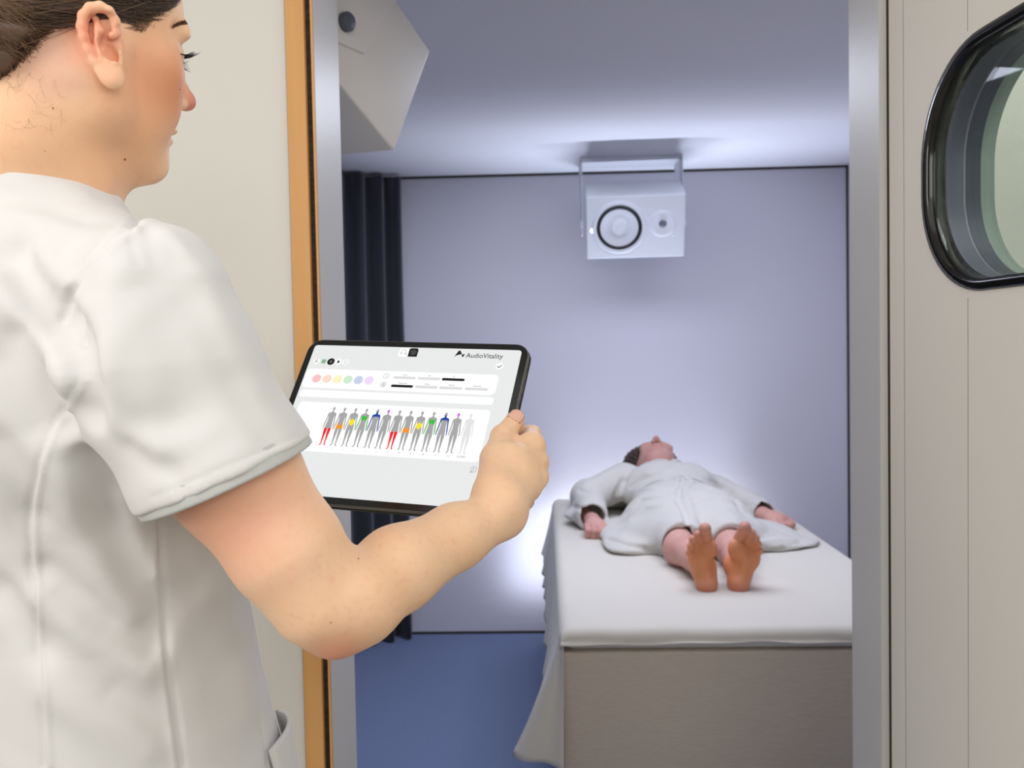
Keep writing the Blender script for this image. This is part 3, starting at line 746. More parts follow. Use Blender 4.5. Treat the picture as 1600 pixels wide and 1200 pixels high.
def skin(name, base, alt, rosy, rough=.5, sss=.12, extra=None):
    m = bpy.data.materials.new(name); m.use_nodes = True; nt = m.node_tree; b = nt.nodes['Principled BSDF']
    b.inputs['Roughness'].default_value = rough; b.inputs['Specular IOR Level'].default_value = .35
    b.inputs['Subsurface Weight'].default_value = sss; b.inputs['Subsurface Radius'].default_value = (.012, .004, .002); b.inputs['Subsurface Scale'].default_value = 1.0
    tc = nt.nodes.new('ShaderNodeTexCoord')
    n1 = nt.nodes.new('ShaderNodeTexNoise'); n1.inputs['Scale'].default_value = 11; n1.inputs['Detail'].default_value = 4
    n2 = nt.nodes.new('ShaderNodeTexNoise'); n2.inputs['Scale'].default_value = 160; n2.inputs['Detail'].default_value = 3
    for n in (n1, n2): nt.links.new(tc.outputs['Object'], n.inputs['Vector'])
    r1 = nt.nodes.new('ShaderNodeValToRGB'); r1.color_ramp.elements[0].position = .38; r1.color_ramp.elements[1].position = .66
    r1.color_ramp.elements[0].color = base; r1.color_ramp.elements[1].color = alt
    nt.links.new(n1.outputs['Fac'], r1.inputs['Fac'])
    r2 = nt.nodes.new('ShaderNodeValToRGB'); r2.color_ramp.elements[0].position = .52; r2.color_ramp.elements[1].position = .80
    r2.color_ramp.elements[0].color = (0, 0, 0, 1); r2.color_ramp.elements[1].color = (.35, .35, .35, 1)
    nt.links.new(n2.outputs['Fac'], r2.inputs['Fac'])
    mx = nt.nodes.new('ShaderNodeMix'); mx.data_type = 'RGBA'; nt.links.new(r2.outputs['Color'], mx.inputs[0]); nt.links.new(r1.outputs['Color'], mx.inputs[6]); mx.inputs[7].default_value = rosy
    last = mx.outputs[2]
    for (c, rad, col, amt) in (extra or []):      # local colour patches: centre, radius, colour, amount
        vm = nt.nodes.new('ShaderNodeVectorMath'); vm.operation = 'DISTANCE'; nt.links.new(tc.outputs['Object'], vm.inputs[0]); vm.inputs[1].default_value = tuple(c)
        mr = nt.nodes.new('ShaderNodeMapRange'); mr.interpolation_type = 'SMOOTHSTEP'; nt.links.new(vm.outputs['Value'], mr.inputs[0])
        mr.inputs[1].default_value = rad; mr.inputs[2].default_value = rad*.15; mr.inputs[3].default_value = 0; mr.inputs[4].default_value = amt
        m2 = nt.nodes.new('ShaderNodeMix'); m2.data_type = 'RGBA'; nt.links.new(mr.outputs[0], m2.inputs[0]); nt.links.new(last, m2.inputs[6]); m2.inputs[7].default_value = col
        last = m2.outputs[2]
    nt.links.new(last, b.inputs['Base Color'])
    bp = nt.nodes.new('ShaderNodeBump'); bp.inputs['Strength'].default_value = .18; bp.inputs['Distance'].default_value = .0006
    n3 = nt.nodes.new('ShaderNodeTexNoise'); n3.inputs['Scale'].default_value = 900; nt.links.new(tc.outputs['Object'], n3.inputs['Vector'])
    nt.links.new(n3.outputs['Fac'], bp.inputs['Height']); nt.links.new(bp.outputs[0], b.inputs['Normal'])
    return m

# ------------------------------------------------------------------ person lying on the bed in a bathrobe
QZ = lambda zx, zy, y: P(940+zx/4.284, 660+zy/4.284, y)
FY = 2.69                                   # plane of the soles
def foot(Q, side):
    """side -1: the foot on the left of the picture"""
    if side < 0:
        heel, mid, ball_in, ball_out = QZ(702, 1085, FY+.03), QZ(688, 985, FY+.045), QZ(715, 850, FY+.035), QZ(630, 905, FY+.04)
        toes = [((712, 790), (692, 712), .0170), ((668, 810), (640, 752), .0115), ((645, 835), (612, 782), .0112), ((630, 862), (597, 826), .0108), ((618, 900), (588, 872), .0105)]
        ank = V(heel[0]-.004, FY+.075, BT+.062)
    else:
        heel, mid, ball_in, ball_out = QZ(918, 1085, FY+.03), QZ(940, 985, FY+.045), QZ(905, 850, FY+.035), QZ(1010, 905, FY+.04)
        toes = [((915, 780), (958, 702), .0170), ((968, 800), (1003, 738), .0115), ((992, 825), (1030, 772), .0112), ((1008, 850), (1044, 812), .0108), ((1018, 888), (1054, 860), .0105)]
        ank = V(heel[0]+.004, FY+.075, BT+.062)
    d = ell(Q, heel, (.029, .034, .036))
    d = smin(d, cap(Q, heel+V(0, .004, .01), mid, .026, .026), .03)
    d = smin(d, cap(Q, mid, (ball_in*.5+ball_out*.5)+V(0, 0, -.012), .027, .026), .03)
    d = smin(d, ell(Q, ball_in, (.027, .020, .032)), .014); d = smin(d, cap(Q, ball_in+V(0, .008, .010), ball_out+V(0, .008, .012), .020, .018), .012)
    d = smin(d, ell(Q, ball_out, (.024, .018, .036)), .016)
    for (a, b, r) in toes:
        A, Bp = QZ(*a, FY+.040), QZ(*b, FY+.022)
        t = cap(Q, A, Bp, r*.92, r); t = smin(t, ell(Q, Bp+V(0, -.002, 0), (r*1.08, r*1.15, r*1.12)), .004)
        d = smin(d, t, .0022)
    # arch hollow and crease under the toes
    d = d - crease(Q, [mid+V(side*-.022, -.03, .02), mid+V(side*-.02, -.03, -.015)], .016, -.005)
    # instep up to the ankle
    d = smin(d, cap(Q, ank, (ball_in+ball_out)/2+V(0, .028, -.01), .034, .018), .03)
    d = smin(d, ell(Q, ank, (.034, .036, .040)), .02)
    return d, ank
def p_legs(Q):
    out = None
    for side in (-1, 1):
        d, ank = foot(Q, side)
        knee = V(.462, 3.20, BT+.066) if side < 0 else V(.628, 3.20, BT+.066)
        calf = V(.448 if side < 0 else .622, 3.02, BT+.056)
        hip = V(.46 if side < 0 else .63, 3.62, BT+.10)
        leg = chain(Q, [ank+V(0, .01, 0), ank*.62+calf*.38, calf, knee, (knee+hip)/2, hip], [.031, .035, .053, .054, .068, .075], .03)
        d = smin(d, leg, .02)
        out = d if out is None else smin(out, d, .003)
    return out
def small_fist(Q, wrist, knuck, side, up=0.0):
    """relaxed fist: back of the hand from the wrist to the knuckles, fingers folding down in front"""
    w_, k_ = V(*wrist), V(*knuck); f = k_-w_; f /= np.linalg.norm(f); r = np.cross(f, V(0, 0, 1)); r /= np.linalg.norm(r); u = np.cross(r, f)
    R = np.stack([r, f, u], 1); pc = w_+(k_-w_)*.6
    d = ell(Q, pc, (.044, .048, .026), R)
    d = smin(d, cap(Q, w_-f*.05, w_+f*.02, .026, .027), .02)
    for i, (o, L, rr_) in enumerate(((-.035, .034, .0122), (-.012, .038, .0128), (.012, .037, .0126), (.034, .032, .0115))):
        a = k_+r*o+f*(.004-abs(o+.005)*.25); b = a+f*L*.75-u*L*.35; c = b-f*.006-u*.022; e = c-f*.022-u*.002
        fg = chain(Q, [a, b, c, e], [rr_*1.05, rr_, rr_*.95, rr_*.85], .004)
        d = smin(d, fg, .004)
    t0 = w_+f*.035+r*(-side)*.030-u*.008; t1 = t0+f*.035+r*(-side)*.012-u*.006; t2 = t1+f*.026+r*side*.006-u*.004
    d = smin(d, chain(Q, [t0, t1, t2], [.015, .0115, .0105], .008), .008)
    return d
WL, KL = (.186, 3.56, BT+.045), (.190, 3.485, BT+.045)
WR, KR = (.905, 3.66, BT+.042), (.938, 3.595, BT+.038)
def p_handL(Q): return smin(small_fist(Q, WL, KL, 1), chain(Q, [V(*WL)+V(0, .03, 0), V(.150, 3.82, BT+.050), V(.31, 4.02, BT+.11)], [.026, .038, .045], .02), .02)
def p_handR(Q): return smin(small_fist(Q, WR, KR, -1), chain(Q, [V(*WR)+V(-.01, .03, 0), V(.90, 3.88, BT+.042), V(.77, 4.02, BT+.10)], [.026, .038, .045], .02), .02)
HC_ = V(.522, 4.265, .900)                  # centre of the head; crown points to +Y, face up
def p_head(Q):
    c = HC_; Q = Q.copy(); up_h = np.clip((Q[:, 1]-4.02)/.12, 0, 1); Q[:, 0] = c[0]+(Q[:, 0]-c[0])/(1+.30*up_h); Q[:, 2] = c[2]-.03+(Q[:, 2]-c[2]+.03)/(1+.10*up_h)
    d = ell(Q, c+V(0, .028, -.005), (.074, .092, .092))
    d = smin(d, ell(Q, c+V(0, -.045, .028), (.060, .070, .058)), .03)            # face
    d = smin(d, ell(Q, c+V(0, -.100, .040), (.030, .026, .028)), .03)             # chin
    for s in (-1, 1):
        d = smin(d, cap(Q, c+V(s*.056, -.035, -.012), c+V(s*.022, -.098, .034), .020, .018), .03)
        d = smin(d, ell(Q, c+V(s*.038, -.020, .070), (.022, .022, .016)), .02)    # cheek
        d = smin(d, ell(Q, c+V(s*.076, .005, -.006), (.008, .028, .016)), .006)   # ear
        d = smax(d, -ell(Q, c+V(s*.030, .018, .096), (.016, .011, .010)), .014)   # eye socket
        d = smin(d, ell(Q, c+V(s*.030, .016, .078), (.013, .010, .010)), .004)
        d = smin(d, ell(Q, c+V(s*.012, -.022, .098), (.008, .008, .007)), .006)   # nostril wings
    d = smin(d, cap(Q, c+V(0, .022, .086), c+V(0, -.018, .112), .008, .0115), .012)
    d = smin(d, ell(Q, c+V(0, .030, .078), (.052, .014, .012)), .02)              # brow
    d = smin(d, ell(Q, c+V(0, -.052, .088), (.021, .0065, .008)), .006)           # lips
    d = smin(d, ell(Q, c+V(0, -.064, .084), (.018, .007, .009)), .006)
    d = d - crease(Q, [c+V(-.02, -.058, .096), c+V(.02, -.058, .096)], .003, -.003)
    d = smin(d, chain(Q, [c+V(0, -.05, -.02), c+V(0, -.17, -.035), V(.54, 3.95, BT+.10)], [.055, .054, .10], .04), .03)
    # trunk, well under the robe
    d = smin(d, ell(Q, V(.545, 3.86, BT+.105), (.150, .20, .060)), .04)
    d = smin(d, ell(Q, V(.545, 3.60, BT+.10), (.140, .12, .055)), .05)
    return d
SK2 = skin('cool_lit_skin', srgb(206, 158, 144), srgb(196, 142, 130), srgb(188, 108, 100), .55, .10,
           extra=[(tuple(QZ(680, 930, FY+.01)), .15, srgb(220, 142, 92), .95), (tuple(QZ(960, 930, FY+.01)), .15, srgb(220, 142, 92), .95),
                  (tuple(QZ(700, 1130, FY+.01)), .035, srgb(205, 112, 76), .8), (tuple(QZ(910, 1130, FY+.01)), .035, srgb(205, 112, 76), .8)])
lyer = sculpt('person', [(p_legs, (.34, 2.64, BT-.02), (.76, 3.75, BT+.26), .0028),
                         (p_handL, (.10, 3.36, BT-.02), (.40, 4.10, BT+.18), .0030), (p_handR, (.70, 3.46, BT-.02), (1.04, 4.10, BT+.18), .0030),
                         (p_head, (.34, 3.40, BT-.02), (.75, 4.42, BT+.38), .0040)], SK2)
tag(lyer, 'person in a white bathrobe lying on the bed, bare soles towards the doorway', 'person')

# bathrobe
def robe_outer(Q):
    # chest, belly, hips
    d = ell(Q, V(.540, 3.95, BT+.110), (.215, .185, .122))
    d = smin(d, ell(Q, V(.475, 3.93, BT+.165), (.085, .085, .060)), .05)
    d = smin(d, ell(Q, V(.620, 3.93, BT+.160), (.085, .085, .060)), .05)
    d = smin(d, ell(Q, V(.55, 3.72, BT+.090), (.185, .18, .100)), .06)
    d = smin(d, ell(Q, V(.55, 3.52, BT+.085), (.235, .20, .098)), .06)
    d = smin(d, ell(Q, V(.55, 3.34, BT+.06), (.235, .20, .085)), .06)
    d = smin(d, cap(Q, V(.462, 3.55, BT+.085), V(.462, 3.05, BT+.068), .085, .070), .06)
    d = smin(d, cap(Q, V(.632, 3.55, BT+.085), V(.632, 3.05, BT+.066), .085, .070), .06)
    # skirt spread out on the bed on both sides
    d = smin(d, ell(Q, V(.36, 3.48, BT+.020), (.160, .28, .045)), .08)
    d = smin(d, ell(Q, V(.76, 3.46, BT+.018), (.170, .26, .040)), .08)
    d = smin(d, ell(Q, V(.86, 3.37, BT+.012), (.150, .15, .016)), .04)
    d = smin(d, ell(Q, V(.29, 3.28, BT+.016), (.085, .12, .024)), .04)
    return d
def sleeve(Q, sh, el, wr, open_r, flat):
    d = cap(Q, V(*sh), V(*el), .082, open_r+.008); d = smin(d, cap(Q, V(*el), V(*wr), open_r+.008, open_r), .04)
    d = smin(d, ell(Q, (V(*el)+V(*wr))/2+V(flat, 0, -.035), (.085, .10, .028)), .04)
    return d
SLa, SLb, SLc = (.350, 4.02, BT+.145), (.180, 3.88, BT+.098), (.184, 3.63, BT+.058)
SRa, SRb, SRc = (.73, 4.00, BT+.095), (.875, 3.90, BT+.045), (.895, 3.72, BT+.046)
def robe_base(Q):
    d = robe_outer(Q)
    # hem plane, slightly oblique
    hem = 3.075+.30*np.clip(np.abs(Q[:, 0]-.545)-.15, 0, .4)-Q[:, 1]-.008*np.sin(Q[:, 0]*23)
    d = smax(d, hem, .012)
    for (a, b, c, r, fl) in ((SLa, SLb, SLc, .062, .02), (SRa, SRb, SRc, .052, -.01)):
        s = sleeve(Q, a, b, c, r, -fl if a is SLa else .02)
        ax = V(*c)-V(*b); ax /= np.linalg.norm(ax)
        s = smax(s, (Q-V(*c))@ax-.012, .010)
        # hollow cuff
        inn = cap(Q, V(*c)-ax*.10, V(*c)+ax*.05, r-.020, r-.008)
        s = smax(s, -inn, .008)
        d = smin(d, s, .022)
    # legs push out of hollow skirt ends
    for x in (.455, .626):
        d = smax(d, -cap(Q, V(x, 3.16, BT+.060), V(x, 3.0, BT+.056), .052, .062), .008)
    # neckline
    d = smax(d, -cap(Q, V(.535, 4.22, BT+.155), V(.545, 4.02, BT+.215), .085, .018), .015)
    n = np.sin(Q[:, 0]*37+3*np.sin(Q[:, 1]*9))*np.sin(Q[:, 1]*29+2*np.sin(Q[:, 0]*13)+1)*.0022+np.sin(Q[:, 0]*71+Q[:, 1]*43)*.0009
    d = d-n
    return d
tmpo = sculpt('tmp_robe', [(robe_base, (.06, 2.98, BT-.01), (1.10, 4.20, BT+.26), .008)], None); bvr0 = bvh_of(tmpo); bpy.data.objects.remove(tmpo)
gy = lambda x, z: z
RG = [ # groove / ridge polylines on the cloth: points in (px, py, y) and width, height
]
def rp(*pts):
    out = []
    for a, b in zip(pts, pts[1:]):
        for k in range(4): out.append([a[i]+(b[i]-a[i])*k/4 for i in (0, 1)])
    out.append(pts[-1][:2]); r = []
    for px_, py_ in out:
        dv = Vector(MC @ np.array([(px_-800)/FPX, (600-py_)/FPX, 1.0])).normalized(); h = bvr0.ray_cast(Vector(CAM), dv)
        if h[0]: r.append(np.array(h[0]))
    return r if len(r) > 1 else [V(0, 9, 0), V(0, 9.1, 0)]
ROBE_CR = [(rp((1066, 748, 3.92), (1060, 780, 3.78), (1072, 805, 3.55), (1076, 832, 3.25)), .010, -.016),
           (rp((1060, 745, 3.92), (1070, 775, 3.72), (1080, 800, 3.55), (1088, 825, 3.3)), .014, .008),
           (rp((980, 800, 3.60), (1000, 782, 3.66), (1040, 776, 3.68), (1065, 778, 3.68)), .011, -.009),
           (rp((985, 812, 3.50), (1010, 792, 3.58), (1050, 788, 3.6)), .012, .006),
           (rp((1092, 785, 3.65), (1120, 777, 3.68), (1150, 786, 3.64), (1165, 800, 3.55)), .011, -.009),
           (rp((985, 760, 3.9), (1000, 750, 3.92), (1030, 742, 3.95)), .010, -.006), (rp((1030, 760, 3.85), (1060, 756, 3.86), (1085, 758, 3.86)), .009, -.008),
           (rp((1000, 765, 3.8), (1040, 764, 3.8), (1062, 762, 3.8)), .008, .005),
           (rp((1105, 750, 3.95), (1120, 756, 3.9), (1135, 765, 3.85)), .010, -.007),
           (rp((955, 800, 3.75), (962, 775, 3.87), (975, 752, 3.98)), .013, -.020), (rp((1160, 800, 3.70), (1150, 780, 3.85), (1132, 762, 3.97)), .012, -.014),
           (rp((1010, 740, 4.0), (1040, 735, 4.02), (1060, 730, 4.03)), .010, .006), (rp((905, 765, 3.95), (925, 772, 3.9), (940, 785, 3.85)), .009, -.007),
           (rp((890, 790, 3.86), (910, 795, 3.8), (930, 792, 3.8)), .009, -.006), (rp((1170, 790, 3.85), (1190, 786, 3.9), (1200, 792, 3.85)), .008, -.005),
           (rp((950, 842, 3.35), (975, 850, 3.32), (1010, 858, 3.27)), .008, -.007), (rp((1180, 850, 3.38), (1220, 842, 3.42), (1255, 846, 3.40)), .010, .004)]
def robe(Q):
    d = robe_base(Q)
    for pts, w_, h in ROBE_CR: d = d-crease(Q, pts, w_*1.1, h*1.25)
    return smax(d, BT+.002-Q[:, 2], .004)
M_robe = mat('white_terry_robe', srgb(216, 212, 204), .95, .1, bump=(380, .9, .004), sheen=.3)
rb = sculpt('bathrobe', [(robe, (.06, 2.98, BT-.01), (1.10, 4.20, BT+.26), .0045)], M_robe, lyer)
# belt: a folded terry band across the waist and its hanging end
bvr = bvh_of(rb)
def drop(x, y, lift):
    h = bvr.ray_cast(Vector((x, y, 2.0)), Vector((0, 0, -1))); return Vector((x, y, (h[0].z if h[0] else BT)+lift))
def ribbon(bm, pts, wdir, wid, thick=.006):
    rows = []
    for p in pts:
        wv = Vector(wdir)*wid/2; up_ = Vector((0, 0, thick))
        rows.append([bm.verts.new(p-wv), bm.verts.new(p-wv*.9+up_), bm.verts.new(p+wv*.9+up_), bm.verts.new(p+wv)])
    for a, b in zip(rows, rows[1:]):
        for k in range(4): bm.faces.new((a[k], a[(k+1) % 4], b[(k+1) % 4], b[k]))
    bm.faces.new(rows[0]); bm.faces.new(list(reversed(rows[-1])))
bm = bmesh.new()
ribbon(bm, [drop(.37+.345*k/22, 3.775+.012*math.sin(k*.5), -.003) for k in range(23)], (0, 1, 0), .045)
ribbon(bm, [drop(.575+.02*math.sin(k*.3), 3.80-.018*k, -.002) for k in range(16)], (1, 0, 0), .034)
belt = obj('belt', bm, M_robe, lyer, smooth=True); md = belt.modifiers.new('s', 'SUBSURF'); md.levels = 2; md.render_levels = 2
# collar: rolled terry edge along both sides of the neck
bm = bmesh.new()
for s in (-1, 1):
    pts = [V(.54+s*.092, 4.165, BT+.135), V(.54+s*.082, 4.11, BT+.195), V(.54+s*.050, 4.03, BT+.232), V(.545+s*.008, 3.94, BT+.232)]
    sm = [pts[0]*(1-t)**3+3*pts[1]*t*(1-t)**2+3*pts[2]*t*t*(1-t)+pts[3]*t**3 for t in np.linspace(0, 1, 14)]
    tube(bm, sm, [.013+.006*math.sin(PI*k/13) for k in range(14)], 10)
collar = obj('collar', bm, M_robe, lyer, smooth=True)
# hair spread on the pillow
M_hair2 = mat('dark_brown_hair', srgb(62, 46, 38), .55, .4, bump=(200, .5, .002))
def p_hair(Q):
    c = HC_
    d = ell(Q, c+V(-.022, .035, -.006), (.132, .100, .098))
    d = smin(d, ell(Q, c+V(-.090, .01, -.045), (.066, .080, .040)), .03)
    d = smin(d, ell(Q, c+V(.062, .01, -.050), (.045, .075, .040)), .03)
    d = smin(d, chain(Q, [c+V(-.10, .0, -.065), c+V(-.16, -.03, -.088), c+V(-.22, -.035, -.088)], [.03, .020, .010], .02), .02)
    d = smax(d, -ell(Q, c+V(.002, -.055, .040), (.092, .105, .120)), .010)
    th = np.arctan2(Q[:, 2]-c[2], Q[:, 0]-c[0])
    return d-.0022*np.sin(th*38+Q[:, 1]*30)-.001*np.sin(th*90)
sculpt('hair', [(p_hair, HC_-V(.30, .13, .13), HC_+V(.16, .16, .14), .0035)], M_hair2, lyer, label='dark brown hair spread on the pillow')

# ------------------------------------------------------------------ person in white holding the tablet
TRn = np.array(TR.to_3x3()); TC = np.array(TR.translation)
def TL(x, y, z): return TRn @ np.array([x, y, z]) + TC          # tablet frame -> world
sdir = V(.84, -.54, 0); fdir = V(.54, .84, 0)                    # body: right-hand side, forward
# --- head frame: x her right, y forward, z up
yw, pt, rl = math.radians(53), math.radians(3), math.radians(-9)
hf = V(math.cos(yw)*math.cos(pt), math.sin(yw)*math.cos(pt), -math.sin(pt)); hu = V(math.cos(yw)*math.sin(pt), math.sin(yw)*math.sin(pt), math.cos(pt))
hr = np.cross(hf, hu); hr, hu = hr*math.cos(rl)+hu*math.sin(rl), hu*math.cos(rl)-hr*math.sin(rl); HR = np.stack([hr, hf, hu], 1)
EARP = P(178, 78, .750); HO = EARP-.072*hr
def H(x, y, z): return HO+HR @ np.array([x, y, z], float)
NB = V(-.456, .790, 1.582)                                       # root of the neck
def EP(zx, zy, dy=0.0): return P(zx/4, zy/4, .728+dy)             # point on the outer ear
def ear(Q):
    tl = EP(600, 250)-EP(690, 480); Rm = frame(V(.45, -.85, .15), tl)   # y axis: outward
    base = ell(Q, EP(625, 250, .012), (.0155, .0050, .0310), Rm)
    base = smin(base, ell(Q, EP(690, 455, .010), (.0085, .0050, .0125), Rm), .006)
    rim = chain(Q, [EP(728, 205, .012), EP(718, 130, .006), EP(680, 70, .001), EP(625, 42, -.002), EP(565, 52, -.003), EP(524, 100, -.003), EP(513, 165, -.003), EP(524, 235, -.002),
                    EP(552, 310, 0), EP(590, 385, .002), EP(630, 440, .004), EP(662, 486, .006), EP(690, 502, .008)],
                [.0036, .0036, .0037, .0040, .0043, .0044, .0042, .0040, .0038, .0036, .0036, .0040, .0052], .003)
    d = smin(base, rim, .0045)
    d = smin(d, ell(Q, EP(700, 470, .009), (.0085, .0050, .0115), Rm), .004)
    d = smin(d, chain(Q, [EP(600, 120, .004), EP(618, 190, .001), EP(617, 260, .001), EP(634, 330, .003), EP(676, 372, .006), EP(712, 385, .008)], [.0025, .0034, .0036, .0034, .003, .003], .003), .0035)
    d = smin(d, chain(Q, [EP(728, 205, .010), EP(700, 222, .006), EP(672, 240, .006)], [.0030, .0026, .0018], .002), .003)
    d = smin(d, ell(Q, EP(727, 318, .006), (.0036, .0042, .0062), Rm), .0035)                  # tragus
    d = smax(d, -ell(Q, EP(672, 290, .000), (.0064, .0100, .0112), Rm), .003)                 # concha
    d = smax(d, -ell(Q, EP(700, 322, .008), (.0050, .016, .0085), Rm), .0025)                   # canal
    d = smax(d, -ell(Q, EP(672, 138, -.001), (.0068, .0050, .0080), Rm), .003)                 # triangular fossa
    d = smax(d, -chain(Q, [EP(570, 105, -.002), EP(560, 180, -.004), EP(572, 260, -.003), EP(605, 350, .000)], [.0016, .0022, .0022, .0012], .002), .003)
    return d
def head(Q):
    q = (Q-HO) @ HR; qa = q.copy(); qa[:, 0] = np.abs(q[:, 0])
    d = ell(q, (0, -.012, .045), (.072, .094, .083))
    d = smin(d, ell(q, (0, .030, .058), (.060, .057, .052)), .02)
    d = smin(d, ell(q, (0, .042, -.008), (.055, .048, .062)), .03)
    d = smin(d, ell(qa, (.043, .048, .000), (.022, .028, .020)), .02)                          # cheekbone
    d = smin(d, ell(qa, (.037, .050, -.034), (.027, .030, .034)), .02)                         # cheek
    d = smin(d, cap(qa, (.054, .004, -.046), (.022, .066, -.082), .018, .016), .024)           # jaw line
    d = smin(d, cap(qa, (.060, -.002, .0), (.054, .004, -.044), .018, .018), .02)
    d = smin(d, ell(q, (0, .072, -.082), (.022, .018, .017)), .018)
    d = smin(d, ell(q, (0, .068, -.050), (.030, .023, .026)), .014)
    d = smin(d, ell(q, (0, .040, -.076), (.038, .040, .018)), .02)
    d = smin(d, ell(qa, (.026, .074, .040), (.024, .014, .010)), .012)                         # brow
    d = smax(d, -ell(qa, (.033, .094, .021), (.018, .016, .012)), .012)
    d = smin(d, ell(qa, (.032, .0715, .021), (.0130, .0125, .0110)), .003)                     # eye under the lids
    d = smin(d, cap(q, (0, .084, .028), (0, .106, -.010), .0065, .0095), .012)                 # nose
    d = smin(d, ell(q, (0, .110, -.013), (.0095, .0095, .0085)), .006)
    d = smin(d, ell(qa, (.011, .097, -.018), (.0065, .0085, .0065)), .005)
    d = smin(d, ell(q, (0, .0905, -.0455), (.021, .0075, .0055)), .005)
    d = smin(d, ell(q, (0, .0880, -.0560), (.018, .0080, .0065)), .004)
    d = d-crease(q, [(-.020, .092, -.0505), (.020, .092, -.0505)], .0022, -.0018)
    # neck with the tendon running from behind the ear to the collar bone
    nk = chain(Q, [H(0, -.028, -.035), H(0, -.036, -.085), NB+V(0, 0, .02), NB+V(0, 0, -.05)], [.054, .053, .060, .075], .02)
    nk = smin(nk, chain(Q, [H(.050, -.020, -.030), H(.036, .006, -.110), NB+fdir*.045+sdir*.02+V(0, 0, .0)], [.016, .012, .012], .02), .03)
    nk = smin(nk, chain(Q, [H(.0, .030, -.095), NB+fdir*.055+V(0, 0, .02)], [.026, .024], .02), .03)
    d = smin(d, nk, .022)
    return smin(d, ear(Q), .004)
# --- right arm and hand
SH = P(262, 540, .712); EL = P(500, 932, .712); UA = [P(366, 742, .705), P(450, 862, .706)]; FA = [P(556, 938, .725), P(622, 888, .768), P(712, 838, .822), P(784, 804, .860)]; WR_ = TL(.163, -.046, -.111)
MCP = [TL(.1650, -.002, -.022), TL(.1720, .002, -.040), TL(.1750, .000, -.058), TL(.1720, -.008, -.075)]
FING = [[(.1525, .031, .008), (.128, .028, .010), (.110, .0215, .010)], [(.157, .039, -.024), (.130, .031, -.022), (.109, .0215, -.021)],
        [(.159, .037, -.048), (.133, .029, -.047), (.113, .0215, -.046)], [(.161, .028, -.072), (.140, .026, -.072), (.122, .0205, -.071)]]
FR = [(.0125, .0098, .0086, .0076), (.0125, .0098, .0086, .0076), (.0118, .0094, .0082, .0072), (.0108, .0086, .0074, .0066)]
TH_ = [TL(.151, -.046, -.096), TL(.1425, -.031, -.056), TL(.1385, -.020, -.024), TL(.1450, -.0125, .000)]
def arm(Q):
    ax = (WR_-EL)/np.linalg.norm(WR_-EL)
    # fleshy upper arm, elbow point, forearm
    d = chain(Q, [SH, UA[0], UA[1], EL], [.049, .0512, .0440, .0365], .012)
    d = smin(d, chain(Q, [EL, FA[0], FA[1], FA[2], FA[3], WR_], [.0360, .0360, .0356, .0290, .0218, .0202], .012), .020)
    d = smin(d, ell(Q, P(522, 1001, .712), (.011, .011, .010)), .024)                           # elbow
    # palm: metacarpals blended
    rad = [.0135, .013, .0125, .0115]
    hw = [TL(.155, -.040, -.102), TL(.159, -.040, -.103), TL(.158, -.042, -.104), TL(.157, -.044, -.105)]
    pm = None
    for k in range(4):
        c = cap(Q, hw[k], MCP[k], .0165, rad[k]); pm = c if pm is None else smin(pm, c, .014)
    pm = smin(pm, ell(Q, TL(.158, -.018, -.062), (.018, .022, .030)), .012)
    for k in range(4):
        pm = smin(pm, ell(Q, MCP[k]+TRn @ V(.0022 if k in (0, 2) else .0, -.001, 0), (rad[k]*.90,)*3), .005)
    d = smin(d, pm, .016)
    # thumb with its ball
    d = smin(d, chain(Q, TH_[:2], [.0180, .0172], .015), .012)
    th = chain(Q, TH_[1:], [.0170, .0120, .0094], .004)
    th = smin(th, ell(Q, TH_[2], (.0122,)*3), .003); th = smin(th, ell(Q, TH_[3], (.0098,)*3), .003)
    d = smin(d, th, .0045)
    d = smin(d, ell(Q, TL(.157, -.010, -.030), (.011, .010, .011)), .008)                       # web between thumb and index
    for k in range(4):
        pts = [MCP[k]]+[TL(*p) for p in FING[k]]
        f_ = chain(Q, pts, FR[k], .004); f_ = smin(f_, ell(Q, pts[1], (FR[k][1]*1.07,)*3), .003)
        d = smin(d, f_, .005)
    for k in range(3):
        m1 = (MCP[k]+MCP[k+1])/2+TRn @ V(.010, -.004, 0); d = d-crease(Q, [m1, m1+(hw[k]-MCP[k])*.25], .0045, -.0022)
    # creases: thumb joint, wrist
    for a, h in ((-.001, -.0008), (.0035, -.0006), (-.0055, -.0006)):
        p = TH_[2]+(TH_[3]-TH_[2])/.026*a; cdir = TL(.01, 0, -.004)-TL(0, 0, 0)
        d = d-crease(Q, [p+cdir*.9+(V(*TL(0, -.012, 0))-TC), p-cdir*.9+(V(*TL(0, -.012, 0))-TC)], .0012, h)
    d = d-crease(Q, [P(556, 840, .68), P(590, 862, .66), P(600, 880, .66)], .004, -.0012)
    # soft hollow above the outer elbow
    d = d-crease(Q, [P(540, 950, .665), P(570, 942, .67)], .012, -.0022)
    return d
